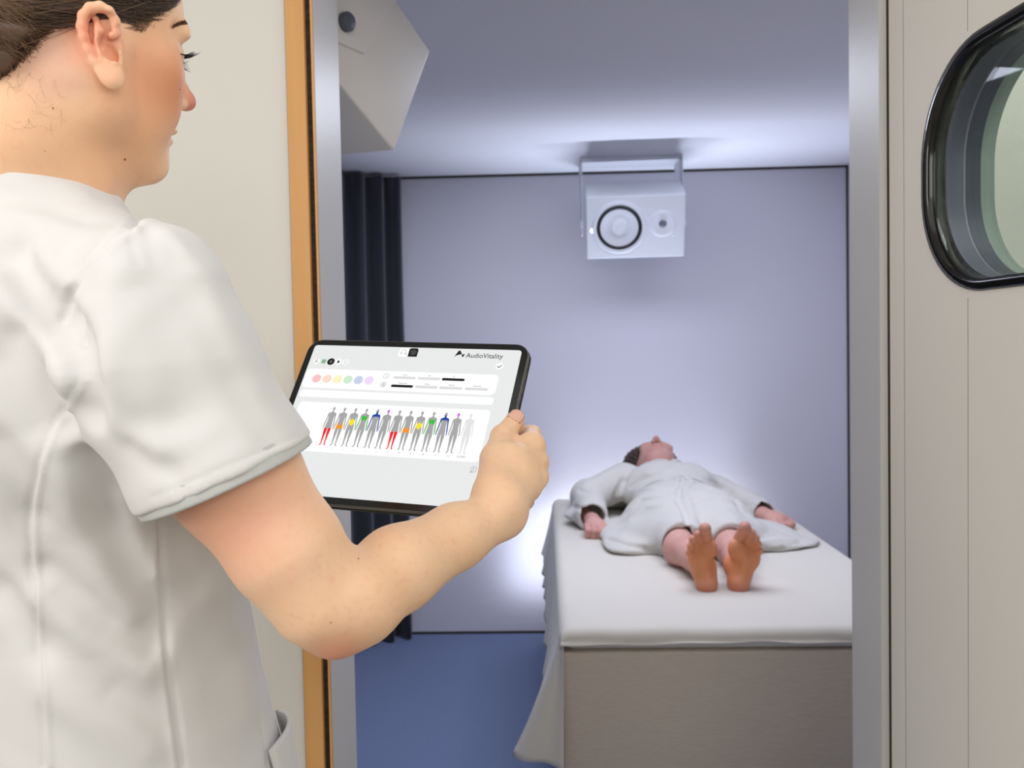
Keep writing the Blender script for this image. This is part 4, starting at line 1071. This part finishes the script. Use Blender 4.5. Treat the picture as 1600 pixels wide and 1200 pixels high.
# --- hidden left arm: reaches round to the lower left corner of the tablet
EL2 = V(-.625, .985, 1.215); SH2 = V(-.61, .905, 1.485); WR2 = TL(-.178, .035, -.150)
def arm2(Q):
    d = chain(Q, [SH2, EL2, WR2], [.054, .038, .026], .03)
    kn = [TL(-.160+.012*k, .046-.002*k, -.082-.014*k) for k in range(4)]
    pal = None
    for k in range(4):
        c = cap(Q, WR2, kn[k], .020, .012); pal = c if pal is None else smin(pal, c, .012)
        f_ = chain(Q, [kn[k], TL(-.130+.010*k, .036, -.076-.014*k), TL(-.110+.008*k, .0245, -.072-.014*k), TL(-.094+.008*k, .0205, -.070-.014*k)], [.0110, .0092, .0082, .0072], .004)
        pal = smin(pal, f_, .005)
    d = smin(d, pal, .014)
    return smin(d, chain(Q, [WR2, TL(-.160, .004, -.125), TL(-.150, -.012, -.108), TL(-.138, -.0115, -.096)], [.019, .013, .0105, .0090], .008), .010)
# --- torso as a loft
KZ = np.array([.78, .90, 1.0, 1.10, 1.20, 1.28, 1.36, 1.44, 1.50, 1.545, 1.58, 1.62])
KA = np.array([.195, .182, .166, .148, .140, .148, .160, .172, .172, .145, .092, .070])
KB = np.array([.155, .150, .146, .137, .125, .122, .130, .132, .120, .100, .078, .070])
KX = np.array([-.412, -.414, -.418, -.426, -.430, -.432, -.440, -.448, -.454, -.458, -.462, -.464])
KY = np.array([.872, .872, .870, .864, .856, .848, .838, .826, .815, .806, .798, .795])
def loft(Q, grow=0.0):
    z = Q[:, 2]; i = lambda K: np.interp(z, KZ, K)*.5+.25*np.interp(z-.02, KZ, K)+.25*np.interp(z+.02, KZ, K)
    a, b = i(KA)+grow, i(KB)+grow; dx, dy = Q[:, 0]-i(KX), Q[:, 1]-i(KY)
    u = dx*sdir[0]+dy*sdir[1]; v = dx*fdir[0]+dy*fdir[1]
    r = np.sqrt((u/a)**2+(v/b)**2)+1e-6
    return (r-1)*np.sqrt(u*u+v*v)/r*.92
def core(Q):
    d = smax(loft(Q, -.034), np.maximum(.84-Q[:, 2], Q[:, 2]-1.60), .03)
    for hx, fx_, kx in ((-.305, (-.325, .835), 0), (-.485, (-.480, .930), 0)):
        hp = V(hx-.01, .87+(.05 if hx < -.4 else -.04), .88); kn = V((hp[0]+fx_[0])/2, (hp[1]+fx_[1])/2+.01, .49); an = V(fx_[0], fx_[1], .09)
        d = smin(d, chain(Q, [hp, kn, an, V(an[0]+.07, an[1]+.10, .045)], [.070, .055, .036, .030], .03), .03)
    d = smin(d, chain(Q, [SH2, V(-.50, .83, 1.52), NB+V(0, 0, -.04)], [.05, .055, .06], .03), .03)
    return smin(d, chain(Q, [SH, V(-.37, .76, 1.495), NB+V(0, 0, -.05)], [.045, .04, .05], .03), .03)
def up_body(Q): return smin(core(Q), chain(Q, [NB+V(0, 0, -.06), NB+V(0, 0, .03)], [.08, .055], .02), .03)
SKIN = skin('warm_skin', srgb(250, 203, 163), srgb(251, 210, 173), srgb(238, 166, 138), .48, .14,
            extra=[(tuple(P(340, 800, .66)), .10, srgb(240, 172, 146), .7), (tuple(P(525, 1015, .70)), .035, srgb(232, 146, 120), .7),
                   (tuple(H(.062, .045, -.015)), .085, srgb(232, 162, 122), .75), (tuple(H(.05, .02, -.08)), .075, srgb(232, 172, 128), .6), (tuple(H(.06, -.045, -.02)), .050, srgb(222, 172, 156), .6), (tuple(H(.03, -.05, -.10)), .09, srgb(238, 184, 142), .55), (tuple(EP(590, 200)), .036, srgb(244, 158, 128), .75), (tuple(EP(690, 450)), .016, srgb(242, 176, 148), .4),
                   (tuple(H(.052, .062, -.015)), .042, srgb(212, 136, 94), .75), (tuple(H(0, .115, -.012)), .028, srgb(214, 110, 98), .85), (tuple(H(0, .092, -.052)), .015, srgb(186, 98, 92), .9),
                   (tuple(P(200, 240, .72)), .035, srgb(226, 172, 128), .5), (tuple(P(815, 672, .945)), .012, srgb(224, 118, 86), .8), (tuple(P(806, 660, .94)), .010, srgb(236, 168, 136), .6),
                   (tuple(P(195, 248.7, .693)), .0016, srgb(110, 62, 40), .0)])
body = sculpt('person', [(head, HO-V(.16, .15, .20), HO+V(.16, .15, .15), .00145),
                         (arm, (-.36, .60, 1.17), (.035, 1.06, 1.60), .0019),
                         (arm2, (-.69, .84, 1.13), (-.24, 1.12, 1.56), .003),
                         (up_body, (-.70, .66, .0), (-.22, 1.08, 1.66), .008)], SKIN)
tag(body, 'person in a white short-sleeved tunic seen from behind, holding a tablet at the doorway', 'person')
# thumb nail
nb_ = bvh_of(body)
def surf(px, py, bv, lift=0.0):
    d = Vector(MC @ np.array([(px-800)/FPX, (600-py)/FPX, 1.0])).normalized()
    h = bv.ray_cast(Vector(CAM), d)
    return (h[0]+h[1]*lift*(1 if h[1].dot(d) < 0 else -1)) if h[0] else None
bm = bmesh.new(); c0 = V(*TH_[3]); tdir = (TH_[3]-TH_[2]); tdir /= np.linalg.norm(tdir); tn = V(.12, -.86, .48); tn -= tdir*(tn@tdir); tn /= np.linalg.norm(tn); ts = np.cross(tdir, tn)
rows = []
for i in range(9):
    u = i/8; row = []
    for j in range(9):
        a = (j/8-.5)*1.75*(1-.10*(2*u-1)**2); L = -.007+.0150*u-(.0030 if i in (0, 8) else 0)*(2*(j/8)-1)**2*(-1 if i == 0 else 1)
        rr_ = .0108-.0003*u*u
        row.append(bm.verts.new(c0+tdir*L+ts*math.sin(a)*rr_*.98+tn*math.cos(a)*rr_))
    rows.append(row)
for a, b in zip(rows, rows[1:]):
    for k in range(8): bm.faces.new((a[k], a[k+1], b[k+1], b[k]))
nail = obj('thumbnail', bm, mat('nail', srgb(240, 188, 164), .25, .5), body, smooth=True); md = nail.modifiers.new('t', 'SOLIDIFY'); md.thickness = .0006

# --- tunic
SLV = [P(240, 462, .705), P(254, 575, .704), P(353, 742, .702)]
CUFN = (SLV[2]-SLV[1]); CUFN /= np.linalg.norm(CUFN); 
_ca, _cb = P(232, 792, .69), P(482, 686, .69)
CUF = (_ca+_cb)/2; _e = (_cb-_ca)/np.linalg.norm(_cb-_ca); CUFN = np.cross(_e, V(0, 1, .12)); CUFN /= np.linalg.norm(CUFN)
if CUFN[2] > 0: CUFN = -CUFN
def sleeve_d(Q, g=0.0): return chain(Q, [SLV[0], SLV[1], SLV[2], SLV[2]+(SLV[2]-SLV[1])*.25], [.058+g, .0710+g, .0660+g, .067+g], .03)
SL2 = [V(-.60, .90, 1.475), V(-.62, .955, 1.31)]
def tunic_base(Q):
    d = loft(Q)
    d = smin(d, chain(Q, [NB+V(.0, -.0, -.055), V(-.37, .748, 1.518), SLV[0]+V(-.005, .01, .0)], [.058, .048, .054], .03), .03)
    d = smin(d, chain(Q, [NB+V(0, 0, -.035), V(-.53, .845, 1.52), SL2[0]], [.060, .052, .058], .03), .035)
    # shoulder blades
    d = smin(d, ell(Q, V(-.40, .715, 1.43), (.075, .04, .085)), .05)
    s = sleeve_d(Q); s = smax(s, (Q-CUF)@CUFN, .004)
    s2 = cap(Q, SL2[0], SL2[1]+(SL2[1]-SL2[0])*.3, .064, .066); ax = (SL2[1]-SL2[0])/np.linalg.norm(SL2[1]-SL2[0]); s2 = smax(s2, (Q-SL2[1])@ax, .004)
    d = smin(d, s, .012); d = smin(d, s2, .02)
    # round neckline
    nc = NB+V(.010, .004, .054)
    d = smax(d, -ell(Q, nc, (.082, .080, .052)), .006)
    return smax(d, np.maximum(.80-Q[:, 2], Q[:, 2]-1.64), .004)
tb = sculpt('tmp_tunic', [(tunic_base, (-.72, .60, .78), (-.18, 1.10, 1.66), .006)], None)
bvt = bvh_of(tb)
def SP(*pts):
    out = []
    for a, b in zip(pts, pts[1:]):
        n = max(1, int(math.hypot(b[0]-a[0], b[1]-a[1])/14))
        for k in range(n): out.append((a[0]+(b[0]-a[0])*k/n, a[1]+(b[1]-a[1])*k/n))
    out.append(pts[-1]); r = [surf(a, b, bvt) for a, b in out]
    return [np.array(p) for p in r if p is not None]
FOLD = [(SP((18, 400), (60, 462), (100, 498)), .016, -.014), (SP((100, 498), (122, 545), (131, 600), (134, 640)), .013, -.022),
        (SP((60, 400), (90, 450), (118, 480)), .016, .006), (SP((0, 445), (40, 500), (80, 560), (115, 600)), .018, .007),
        (SP((28, 530), (62, 590), (96, 650)), .016, -.009), (SP((0, 570), (30, 620), (58, 660)), .014, -.005),
        (SP((140, 720), (172, 830), (220, 915), (246, 952)), .017, -.010), (SP((110, 700), (125, 800), (170, 890), (215, 960)), .018, .006),
        (SP((185, 790), (215, 850), (240, 900)), .016, .005), (SP((70, 895), (146, 960), (236, 1006)), .015, -.006), (SP((75, 930), (150, 1000), (230, 1040)), .016, .005),
        (SP((0, 925), (30, 970), (56, 1010)), .015, -.006), (SP((80, 1080), (150, 1120), (230, 1160)), .018, .004), (SP((0, 700), (30, 760), (52, 800)), .016, -.005),
        (SP((180, 1080), (220, 1110), (250, 1140)), .012, -.003), (SP((265, 830), (300, 930), (350, 1030)), .022, -.005), (SP((330, 930), (360, 1000), (385, 1100)), .020, .003),
        # sleeve
        (SP((250, 380), (262, 460), (275, 560), (292, 640)), .020, -.0035), (SP((170, 430), (160, 520), (160, 620)), .018, .004),
        (SP((320, 430), (355, 520), (400, 600)), .016, .0025), (SP((300, 470), (345, 560), (390, 640), (420, 680)), .014, -.002),
        (SP((205, 700), (235, 728), (270, 735)), .009, -.003), (SP((262, 735), (280, 755), (286, 768)), .007, -.002), (SP((180, 660), (215, 690), (250, 700)), .010, .002),
        (SP((300, 720), (330, 700), (350, 690)), .010, -.0015), (SP((160, 620), (200, 655), (260, 660)), .012, -.002),
        (SP((240, 345), (262, 362), (290, 392)), .008, .002), (SP((228, 352), (232, 380), (240, 400)), .006, -.002), (SP((205, 365), (208, 385), (215, 405)), .005, -.0015),
        (SP((0, 300), (60, 320), (130, 345)), .012, -.0025), (SP((20, 275), (80, 290), (130, 305)), .010, .002), (SP((0, 340), (60, 345), (140, 370)), .014, .002)]
FOLD = [f for f in FOLD if len(f[0]) > 1]
def folded(Q, extra=()):
    d = tunic_base(Q); near = np.abs(d) < .03
    if near.any():
        q = Q[near]; dd = np.zeros(len(q))
        for pts, w_, h in FOLD+list(extra): dd += crease(q, pts, w_, h*(1.35 if w_ > .012 else 1))
        dd += .0008*np.sin(q[:, 0]*60+4*np.sin(q[:, 2]*23))*np.sin(q[:, 2]*41+3*np.sin(q[:, 0]*31))
        d[near] -= dd
    return d
tf = sculpt('tmp_tunic', [(folded, (-.72, .60, .95), (-.18, .95, 1.62), .005)], None); bvt = bvh_of(tf); bpy.data.objects.remove(tf)
SEAM = [(SP((232, 336), (205, 352), (170, 378), (135, 420), (112, 458), (101, 495)), .0040, -.0080), (SP((236, 345), (212, 360), (178, 386), (143, 428), (121, 466), (110, 500)), .0055, .0024),
        (SP((132, 596), (108, 636), (88, 670), (68, 722), (56, 790), (54, 830), (61, 950), (70, 1054), (77, 1196)), .0032, .0034), (SP((127, 600), (102, 640), (82, 674), (62, 726), (50, 790), (48, 830), (55, 950), (64, 1054), (71, 1196)), .0040, -.0028),
        (SP((251, 800), (252, 870), (256, 960), (262, 1040), (274, 1120), (284, 1196)), .0032, -.0038), (SP((245, 800), (246, 870), (250, 960), (256, 1040), (267, 1120), (277, 1196)), .0045, .0012),
        (SP((392, 960), (398, 1040), (408, 1120), (418, 1196)), .0024, -.0018), (SP((236, 778), (300, 752), (360, 726), (420, 700), (468, 680)), .0016, -.0009)]
SEAM = [f for f in SEAM if len(f[0]) > 1]
bpy.data.objects.remove(tb)
def tunic(Q):
    cav = smax(sleeve_d(Q, -.0090), -((Q-CUF)@CUFN)-.030, .003)
    return smax(folded(Q, SEAM), -cav, .0015)
M_tunic = mat('white_cotton_tunic', srgb(221, 219, 216), .8, .2, bump=(1500, .12, .0004), sheen=.15)
tunic_o = sculpt('tunic', [(tunic, (-.72, .60, .78), (-.18, 1.10, 1.66), .0023)], M_tunic, body)
def trim(Q):
    s = sleeve_d(Q, -.0022); p = (Q-CUF)@CUFN
    s = smax(s, np.maximum(p-.0065, -.012-p), .0015)
    return smax(s, -sleeve_d(Q, -.0060), .001)
sculpt('sleeve_trim', [(trim, CUF-V(.10, .10, .08), CUF+V(.10, .10, .08), .0016)], mat('pale_grey_trim', srgb(196, 198, 194), .8, .2), tunic_o, label='pale grey edging of the sleeve')
# patch pocket low on the front, its top edge standing slightly open
zc, au = .0, []
bm = bmesh.new(); N_ = 12; rowz = [1.072, 1.067, 1.03, .99, .95, .945]
prev = None
for zi, z in enumerate(rowz):
    row = []
    for k in range(N_+1):
        ang = math.radians(22+38*k/N_)          # angle from her right side towards the front
        dirv = sdir*math.cos(ang)+fdir*math.sin(ang); cx_, cy_ = np.interp(z, KZ, KX), np.interp(z, KZ, KY)
        r_ = .25
        for _ in range(30):
            d_ = loft(np.array([[cx_+dirv[0]*r_, cy_+dirv[1]*r_, z]]))[0]; r_ -= d_
        r_ += .0035+(.007*math.sin(PI*k/N_) if zi < 2 else (.004*math.sin(PI*k/N_) if zi == 2 else .001))
        row.append(bm.verts.new((cx_+dirv[0]*r_, cy_+dirv[1]*r_, z+.006*math.sin(PI*k/N_*1.0)*(zi < 2))))
    if prev:
        for k in range(N_): bm.faces.new((prev[k], prev[k+1], row[k+1], row[k]))
    prev = row
pk = obj('pocket', bm, M_tunic, tunic_o, smooth=True); md = pk.modifiers.new('t', 'SOLIDIFY'); md.thickness = .0035; md.offset = 1
# --- trousers and shoes
def trousers(Q):
    d = smax(loft(Q, -.010), np.maximum(.80-Q[:, 2], Q[:, 2]-.98), .02)
    for hx, hy, fx0, fy0 in ((-.315, .83, -.325, .835), (-.495, .92, -.480, .930)):
        d = smin(d, chain(Q, [V(hx, hy, .84), V((hx+fx0)/2, (hy+fy0)/2+.01, .48), V(fx0, fy0, .05)], [.100, .080, .068], .03), .03)
    n = .004*np.sin(Q[:, 2]*38+Q[:, 0]*30)
    return smax(d-n, .055-Q[:, 2], .004)
sculpt('trousers', [(trousers, (-.66, .68, .03), (-.20, 1.06, 1.0), .007)], mat('white_trousers', srgb(222, 220, 216), .85, .15), body)
for fx0, fy0 in ((-.325, .835), (-.480, .930)):
    def shoe(Q, fx0=fx0, fy0=fy0):
        a = V(fx0-.02, fy0-.03, .045); b = V(fx0+.09, fy0+.14, .035)
        d = smin(cap(Q, a, b, .045, .040), cap(Q, a+V(0, 0, .02), a+V(.02, .03, .03), .045, .04), .03)
        return smax(d, .002-Q[:, 2], .006)
    sculpt('shoe', [(shoe, (fx0-.10, fy0-.10, -.01), (fx0+.18, fy0+.22, .14), .005)], mat('white_clog', srgb(215, 214, 210), .4, .4) if 'white_clog' not in bpy.data.materials else bpy.data.materials['white_clog'], body)

# --- hair: a shaped cap and many combed strands gathered behind
M_hair = mat('brown_hair', srgb(84, 66, 52), .42, .5, noise=(30, .3, (1, 1, 1)), col2=srgb(104, 82, 62))
M_strand = mat('brown_strand', srgb(98, 76, 56), .38, .5, noise=(60, .35, (1, 1, 1)), col2=srgb(66, 48, 36))
M_strand2 = mat('light_strand', srgb(136, 106, 78), .38, .5)
BUN = (-.006, -.128, .030)
def hq(Q): return (Q-HO) @ HR
def hairline(q):
    """positive where hair grows (head frame)"""
    x, y, z = np.abs(q[:, 0]), q[:, 1], q[:, 2]
    front = .052-y+.45*(z-.058)               # forehead and temple
    side = z-.036-np.clip((y-.015)*.9, 0, .05)
    back = np.interp(z, [-.10, -.073, -.038, -.005, .028, .06], [-.085, -.074, -.064, -.053, -.040, .0])-y
    return np.minimum(front, np.maximum(side, back))
def hair_cap(Q):
    q = hq(Q)
    d = ell(q, (0, -.012, .045), (.0745, .0975, .0865))
    d = smin(d, ell(q, (0, .028, .060), (.062, .058, .054)), .02)
    d = smin(d, ell(q, (0, -.075, -.010), (.050, .034, .048)), .03)
    h = hairline(q)
    d = d-.0014*np.sin(q[:, 2]*260+q[:, 1]*60+2*np.sin(q[:, 1]*50))*np.clip(h*80, 0, 1)
    d = d+np.clip(.004-h*.35, 0, .006)
    d = smax(d, -h+.0, .006)
    bun = ell(q, BUN, (.040, .034, .040)); bun = bun-.0022*np.sin(np.arctan2(q[:, 2]-BUN[2], q[:, 0])*9+q[:, 1]*160)
    return smin(d, bun, .012)
hair = sculpt('hair', [(hair_cap, HO-V(.19, .17, .12), HO+V(.15, .15, .16), .0023)], M_hair, body)
cr_ = np.random.default_rng(5)
def on_skull(q, off):
    """push head-frame points to the head surface plus an offset"""
    for _ in range(4):
        W_ = HO+q @ HR.T
        f = lambda A: np.minimum(ell(hq(A), (0, -.012, .045), (.072, .094, .083)), np.minimum(ell(hq(A), (0, .030, .058), (.060, .057, .052)), ell(hq(A), (0, -.070, -.012), (.050, .034, .050))))
        f = lambda A: smin(smin(ell(hq(A), (0, -.012, .045), (.072, .094, .083)), ell(hq(A), (0, .030, .058), (.060, .057, .052)), .02), ell(hq(A), (0, -.075, -.010), (.046, .030, .044)), .03)
        d = f(W_)-off; n = field_normals(f, W_, .001); W_ = W_-n*d[:, None]; q = hq(W_)
    return q
def strands(name, starts, ends, n, r, m, off0=.0006, off1=.0045, sag=0, seed=0, nseg=12, curl=0):
    rg = np.random.default_rng(seed); starts = np.asarray(starts, float); k = len(starts)
    t = np.linspace(0, 1, nseg)
    off = off0+(off1-off0)*rg.random(k)
    Pts = np.zeros((k, nseg, 3))
    for j, tt in enumerate(t):
        q = starts*(1-tt)+ends*tt
        q = q+np.stack([np.zeros(k), np.zeros(k), -sag*math.sin(PI*tt)*np.ones(k)], 1)
        if curl: q = q+curl*np.stack([np.zeros(k), np.sin(tt*5+starts[:, 2]*300), np.cos(tt*6+starts[:, 1]*300)], 1)*tt
        o_ = off*min(1, .25+tt*3)
        q = on_skull(q, o_); Pts[:, j] = HO+q @ HR.T
    ver = []; fac = []
    tan = np.gradient(Pts, axis=1); tan /= np.linalg.norm(tan, axis=2, keepdims=True)+1e-9
    ref = V(.3, -.8, .5); a = np.cross(tan, ref); a /= np.linalg.norm(a, axis=2, keepdims=True)+1e-9; b = np.cross(tan, a)
    rad = r*(1-.75*t**3)[None, :, None]*(np.minimum(1, .3+t*6))[None, :, None]
    ring = np.stack([Pts+a*rad*math.cos(2*PI*q/3)+b*rad*math.sin(2*PI*q/3) for q in range(3)], 2)     # k, nseg, 3, 3
    ver = ring.reshape(-1, 3); base = (np.arange(k)[:, None]*nseg+np.arange(nseg-1)[None]).reshape(-1)*3
    fac = np.concatenate([np.stack([base+q, base+(q+1) % 3, base+3+(q+1) % 3, base+3+q], 1) for q in range(3)])
    me = bpy.data.meshes.new(name); me.vertices.add(len(ver)); me.vertices.foreach_set('co', ver.astype(np.float32).ravel())
    me.loops.add(len(fac)*4); me.loops.foreach_set('vertex_index', fac.astype(np.int32).ravel())
    me.polygons.add(len(fac)); me.polygons.foreach_set('loop_start', np.arange(0, len(fac)*4, 4, dtype=np.int32)); me.polygons.foreach_set('loop_total', np.full(len(fac), 4, np.int32)); me.update(calc_edges=True)
    return link(name, me, m, hair, True)
def rline(pts, k, jit):
    pts = np.array(pts, float); u = cr_.random(k)*(len(pts)-1); i = np.minimum(u.astype(int), len(pts)-2); f = (u-i)[:, None]
    return pts[i]*(1-f)+pts[i+1]*f+cr_.normal(0, jit, (k, 3))
LINE_SIDE = [(.026, .082, .100), (.042, .066, .080), (.056, .050, .058), (.064, .034, .040), (.069, .020, .032), (.074, .004, .034), (.076, -.016, .034), (.068, -.036, .030), (.056, -.048, -.002), (.046, -.060, -.034), (.040, -.072, -.070)]
bn = np.array(BUN)
s1 = rline(LINE_SIDE, 1500, .004); strands('strands', s1, bn+cr_.normal(0, .016, (1500, 3)), 0, .00030, M_strand, seed=1)
s2 = rline([(.058, .038, .075), (.072, .005, .060), (.070, -.04, .040), (.058, -.060, .004), (.046, -.074, -.034)], 900, .010); strands('strands', s2, bn+cr_.normal(0, .016, (900, 3)), 0, .00030, M_strand2, off0=.003, off1=.0055, seed=2)
# loose wisps sweeping over the temple to the ear and short down at the nape
s3 = rline([(.036, .074, .084), (.048, .064, .070), (.058, .050, .056)], 130, .003); e3 = np.array([.076, -.004, .046])+cr_.normal(0, .005, (130, 3)); strands('wisps', s3, e3, 0, .00022, M_strand, sag=.010, seed=3)
s4 = rline([(.066, .034, .040), (.068, .016, .034)], 80, .004); e4 = np.array([.068, .027, .010])+cr_.normal(0, .011, (80, 3)); strands('wisps', s4, e4, 0, .00016, M_strand2, off0=.0004, off1=.002, seed=4, curl=.004)
s5 = rline([(.074, -.026, .020), (.066, -.036, -.004), (.058, -.046, -.040)], 260, .005); strands('wisps', s5, s5*.45+bn*.55+cr_.normal(0, .010, (260, 3)), 0, .00013, M_strand2, off0=.0002, off1=.0012, seed=6)
# short curly baby hairs at the nape
bm = bmesh.new(); rg_ = random.Random(11)
for _ in range(38):
    p = surf(rg_.uniform(8, 100), rg_.uniform(105, 195), nb_)
    if p is None: continue
    ang = rg_.uniform(-2.4, -.6); cv = rg_.uniform(-2.6, 2.6); L_ = rg_.uniform(.006, .016); pts = []
    cur_ = Vector(p); ex_ = Vector(hf); ez_ = Vector(hu)
    for k in range(9):
        a_2 = ang+cv*k/8; cur_ = cur_+(ex_*math.cos(a_2)+ez_*math.sin(a_2))*L_/8
        q_, nn_, _, _ = nb_.find_nearest(cur_); pts.append(q_+(Vector(CAM)-q_).normalized()*(.0004+.0010*k/8))
    tube(bm, pts, [.00008*(1-.6*k/8) for k in range(9)], 3)
obj('nape_hairs', bm, M_strand2, hair, smooth=True)
# --- brow and lashes on the visible side
def hairs(name, roots, dirs, L, r, m, bend, parent, seed=0):
    rg = random.Random(seed); bm = bmesh.new()
    for p, dv in zip(roots, dirs):
        dv = Vector(dv).normalized(); l = L*(.7+.5*rg.random()); pts = []
        for k in range(6):
            t = k/5; pts.append(Vector(p)+dv*l*t+Vector(bend)*l*t*t)
        tube(bm, pts, [r*(1-.8*k/5) for k in range(6)], 4)
    return obj(name, bm, m, parent, smooth=True)
M_lash = mat('black_lash', srgb(16, 13, 12), .4, .5)
def skin_pt(x, y, z):
    """nearest point of the head surface to a head-frame point"""
    return nb_.find_nearest(Vector(H(x, y, z)))[0]
def hd(x, y, z): return HR @ np.array([x, y, z], float)
ru = [skin_pt(.018+.030*k/33, .090-.020*(k/33)**2, .0185+.004*math.sin(PI*k/33)) for k in range(34)]
hairs('eyelashes', ru, [hd(.25+.6*k/33+rnd.uniform(-.15, .15), 1, -.30) for k in range(34)], .0135, .00042, M_lash, tuple(hd(0, -.1, .55)), body, 1)
rl = [skin_pt(.020+.026*k/21, .088-.018*(k/21)**2, .0120) for k in range(22)]
hairs('lower_eyelashes', rl, [hd(.3+.6*k/21, 1, -1.2) for k in range(22)], .0085, .00028, M_lash, tuple(hd(0, .3, .2)), body, 2)
rb_ = []
for _ in range(420):
    u = rnd.random(); p = surf(270+27*u, 44-9*u**.8-2*math.sin(PI*u)+rnd.uniform(-1, 1)*(1.2+2.6*u), nb_)
    if p is not None and hq(np.array([p]))[0][1] > .03: rb_.append(p)
hairs('eyebrow', rb_, [hd(1.0, -.60, .22+rnd.uniform(-.2, .2)) for _ in rb_], .0050, .00020, mat('brow_brown', srgb(132, 88, 62), .5, .3), tuple(hd(0, -.1, -.15)), body, 3)
# moles
M_mole = mat('mole_brown', srgb(150, 96, 64), .6, .3)
for px, py, r in ((195, 249, .0011), (281, 140, .0006), (70, 236, .0004), (83, 169, .0007), (560, 873, .0007), (517, 973, .0005)):
    p = surf(px, py, nb_)
    if p is not None:
        bm = bmesh.new(); bmesh.ops.create_uvsphere(bm, u_segments=10, v_segments=6, radius=r, matrix=Matrix.Translation(p)); obj('mole', bm, M_mole, body, smooth=True)
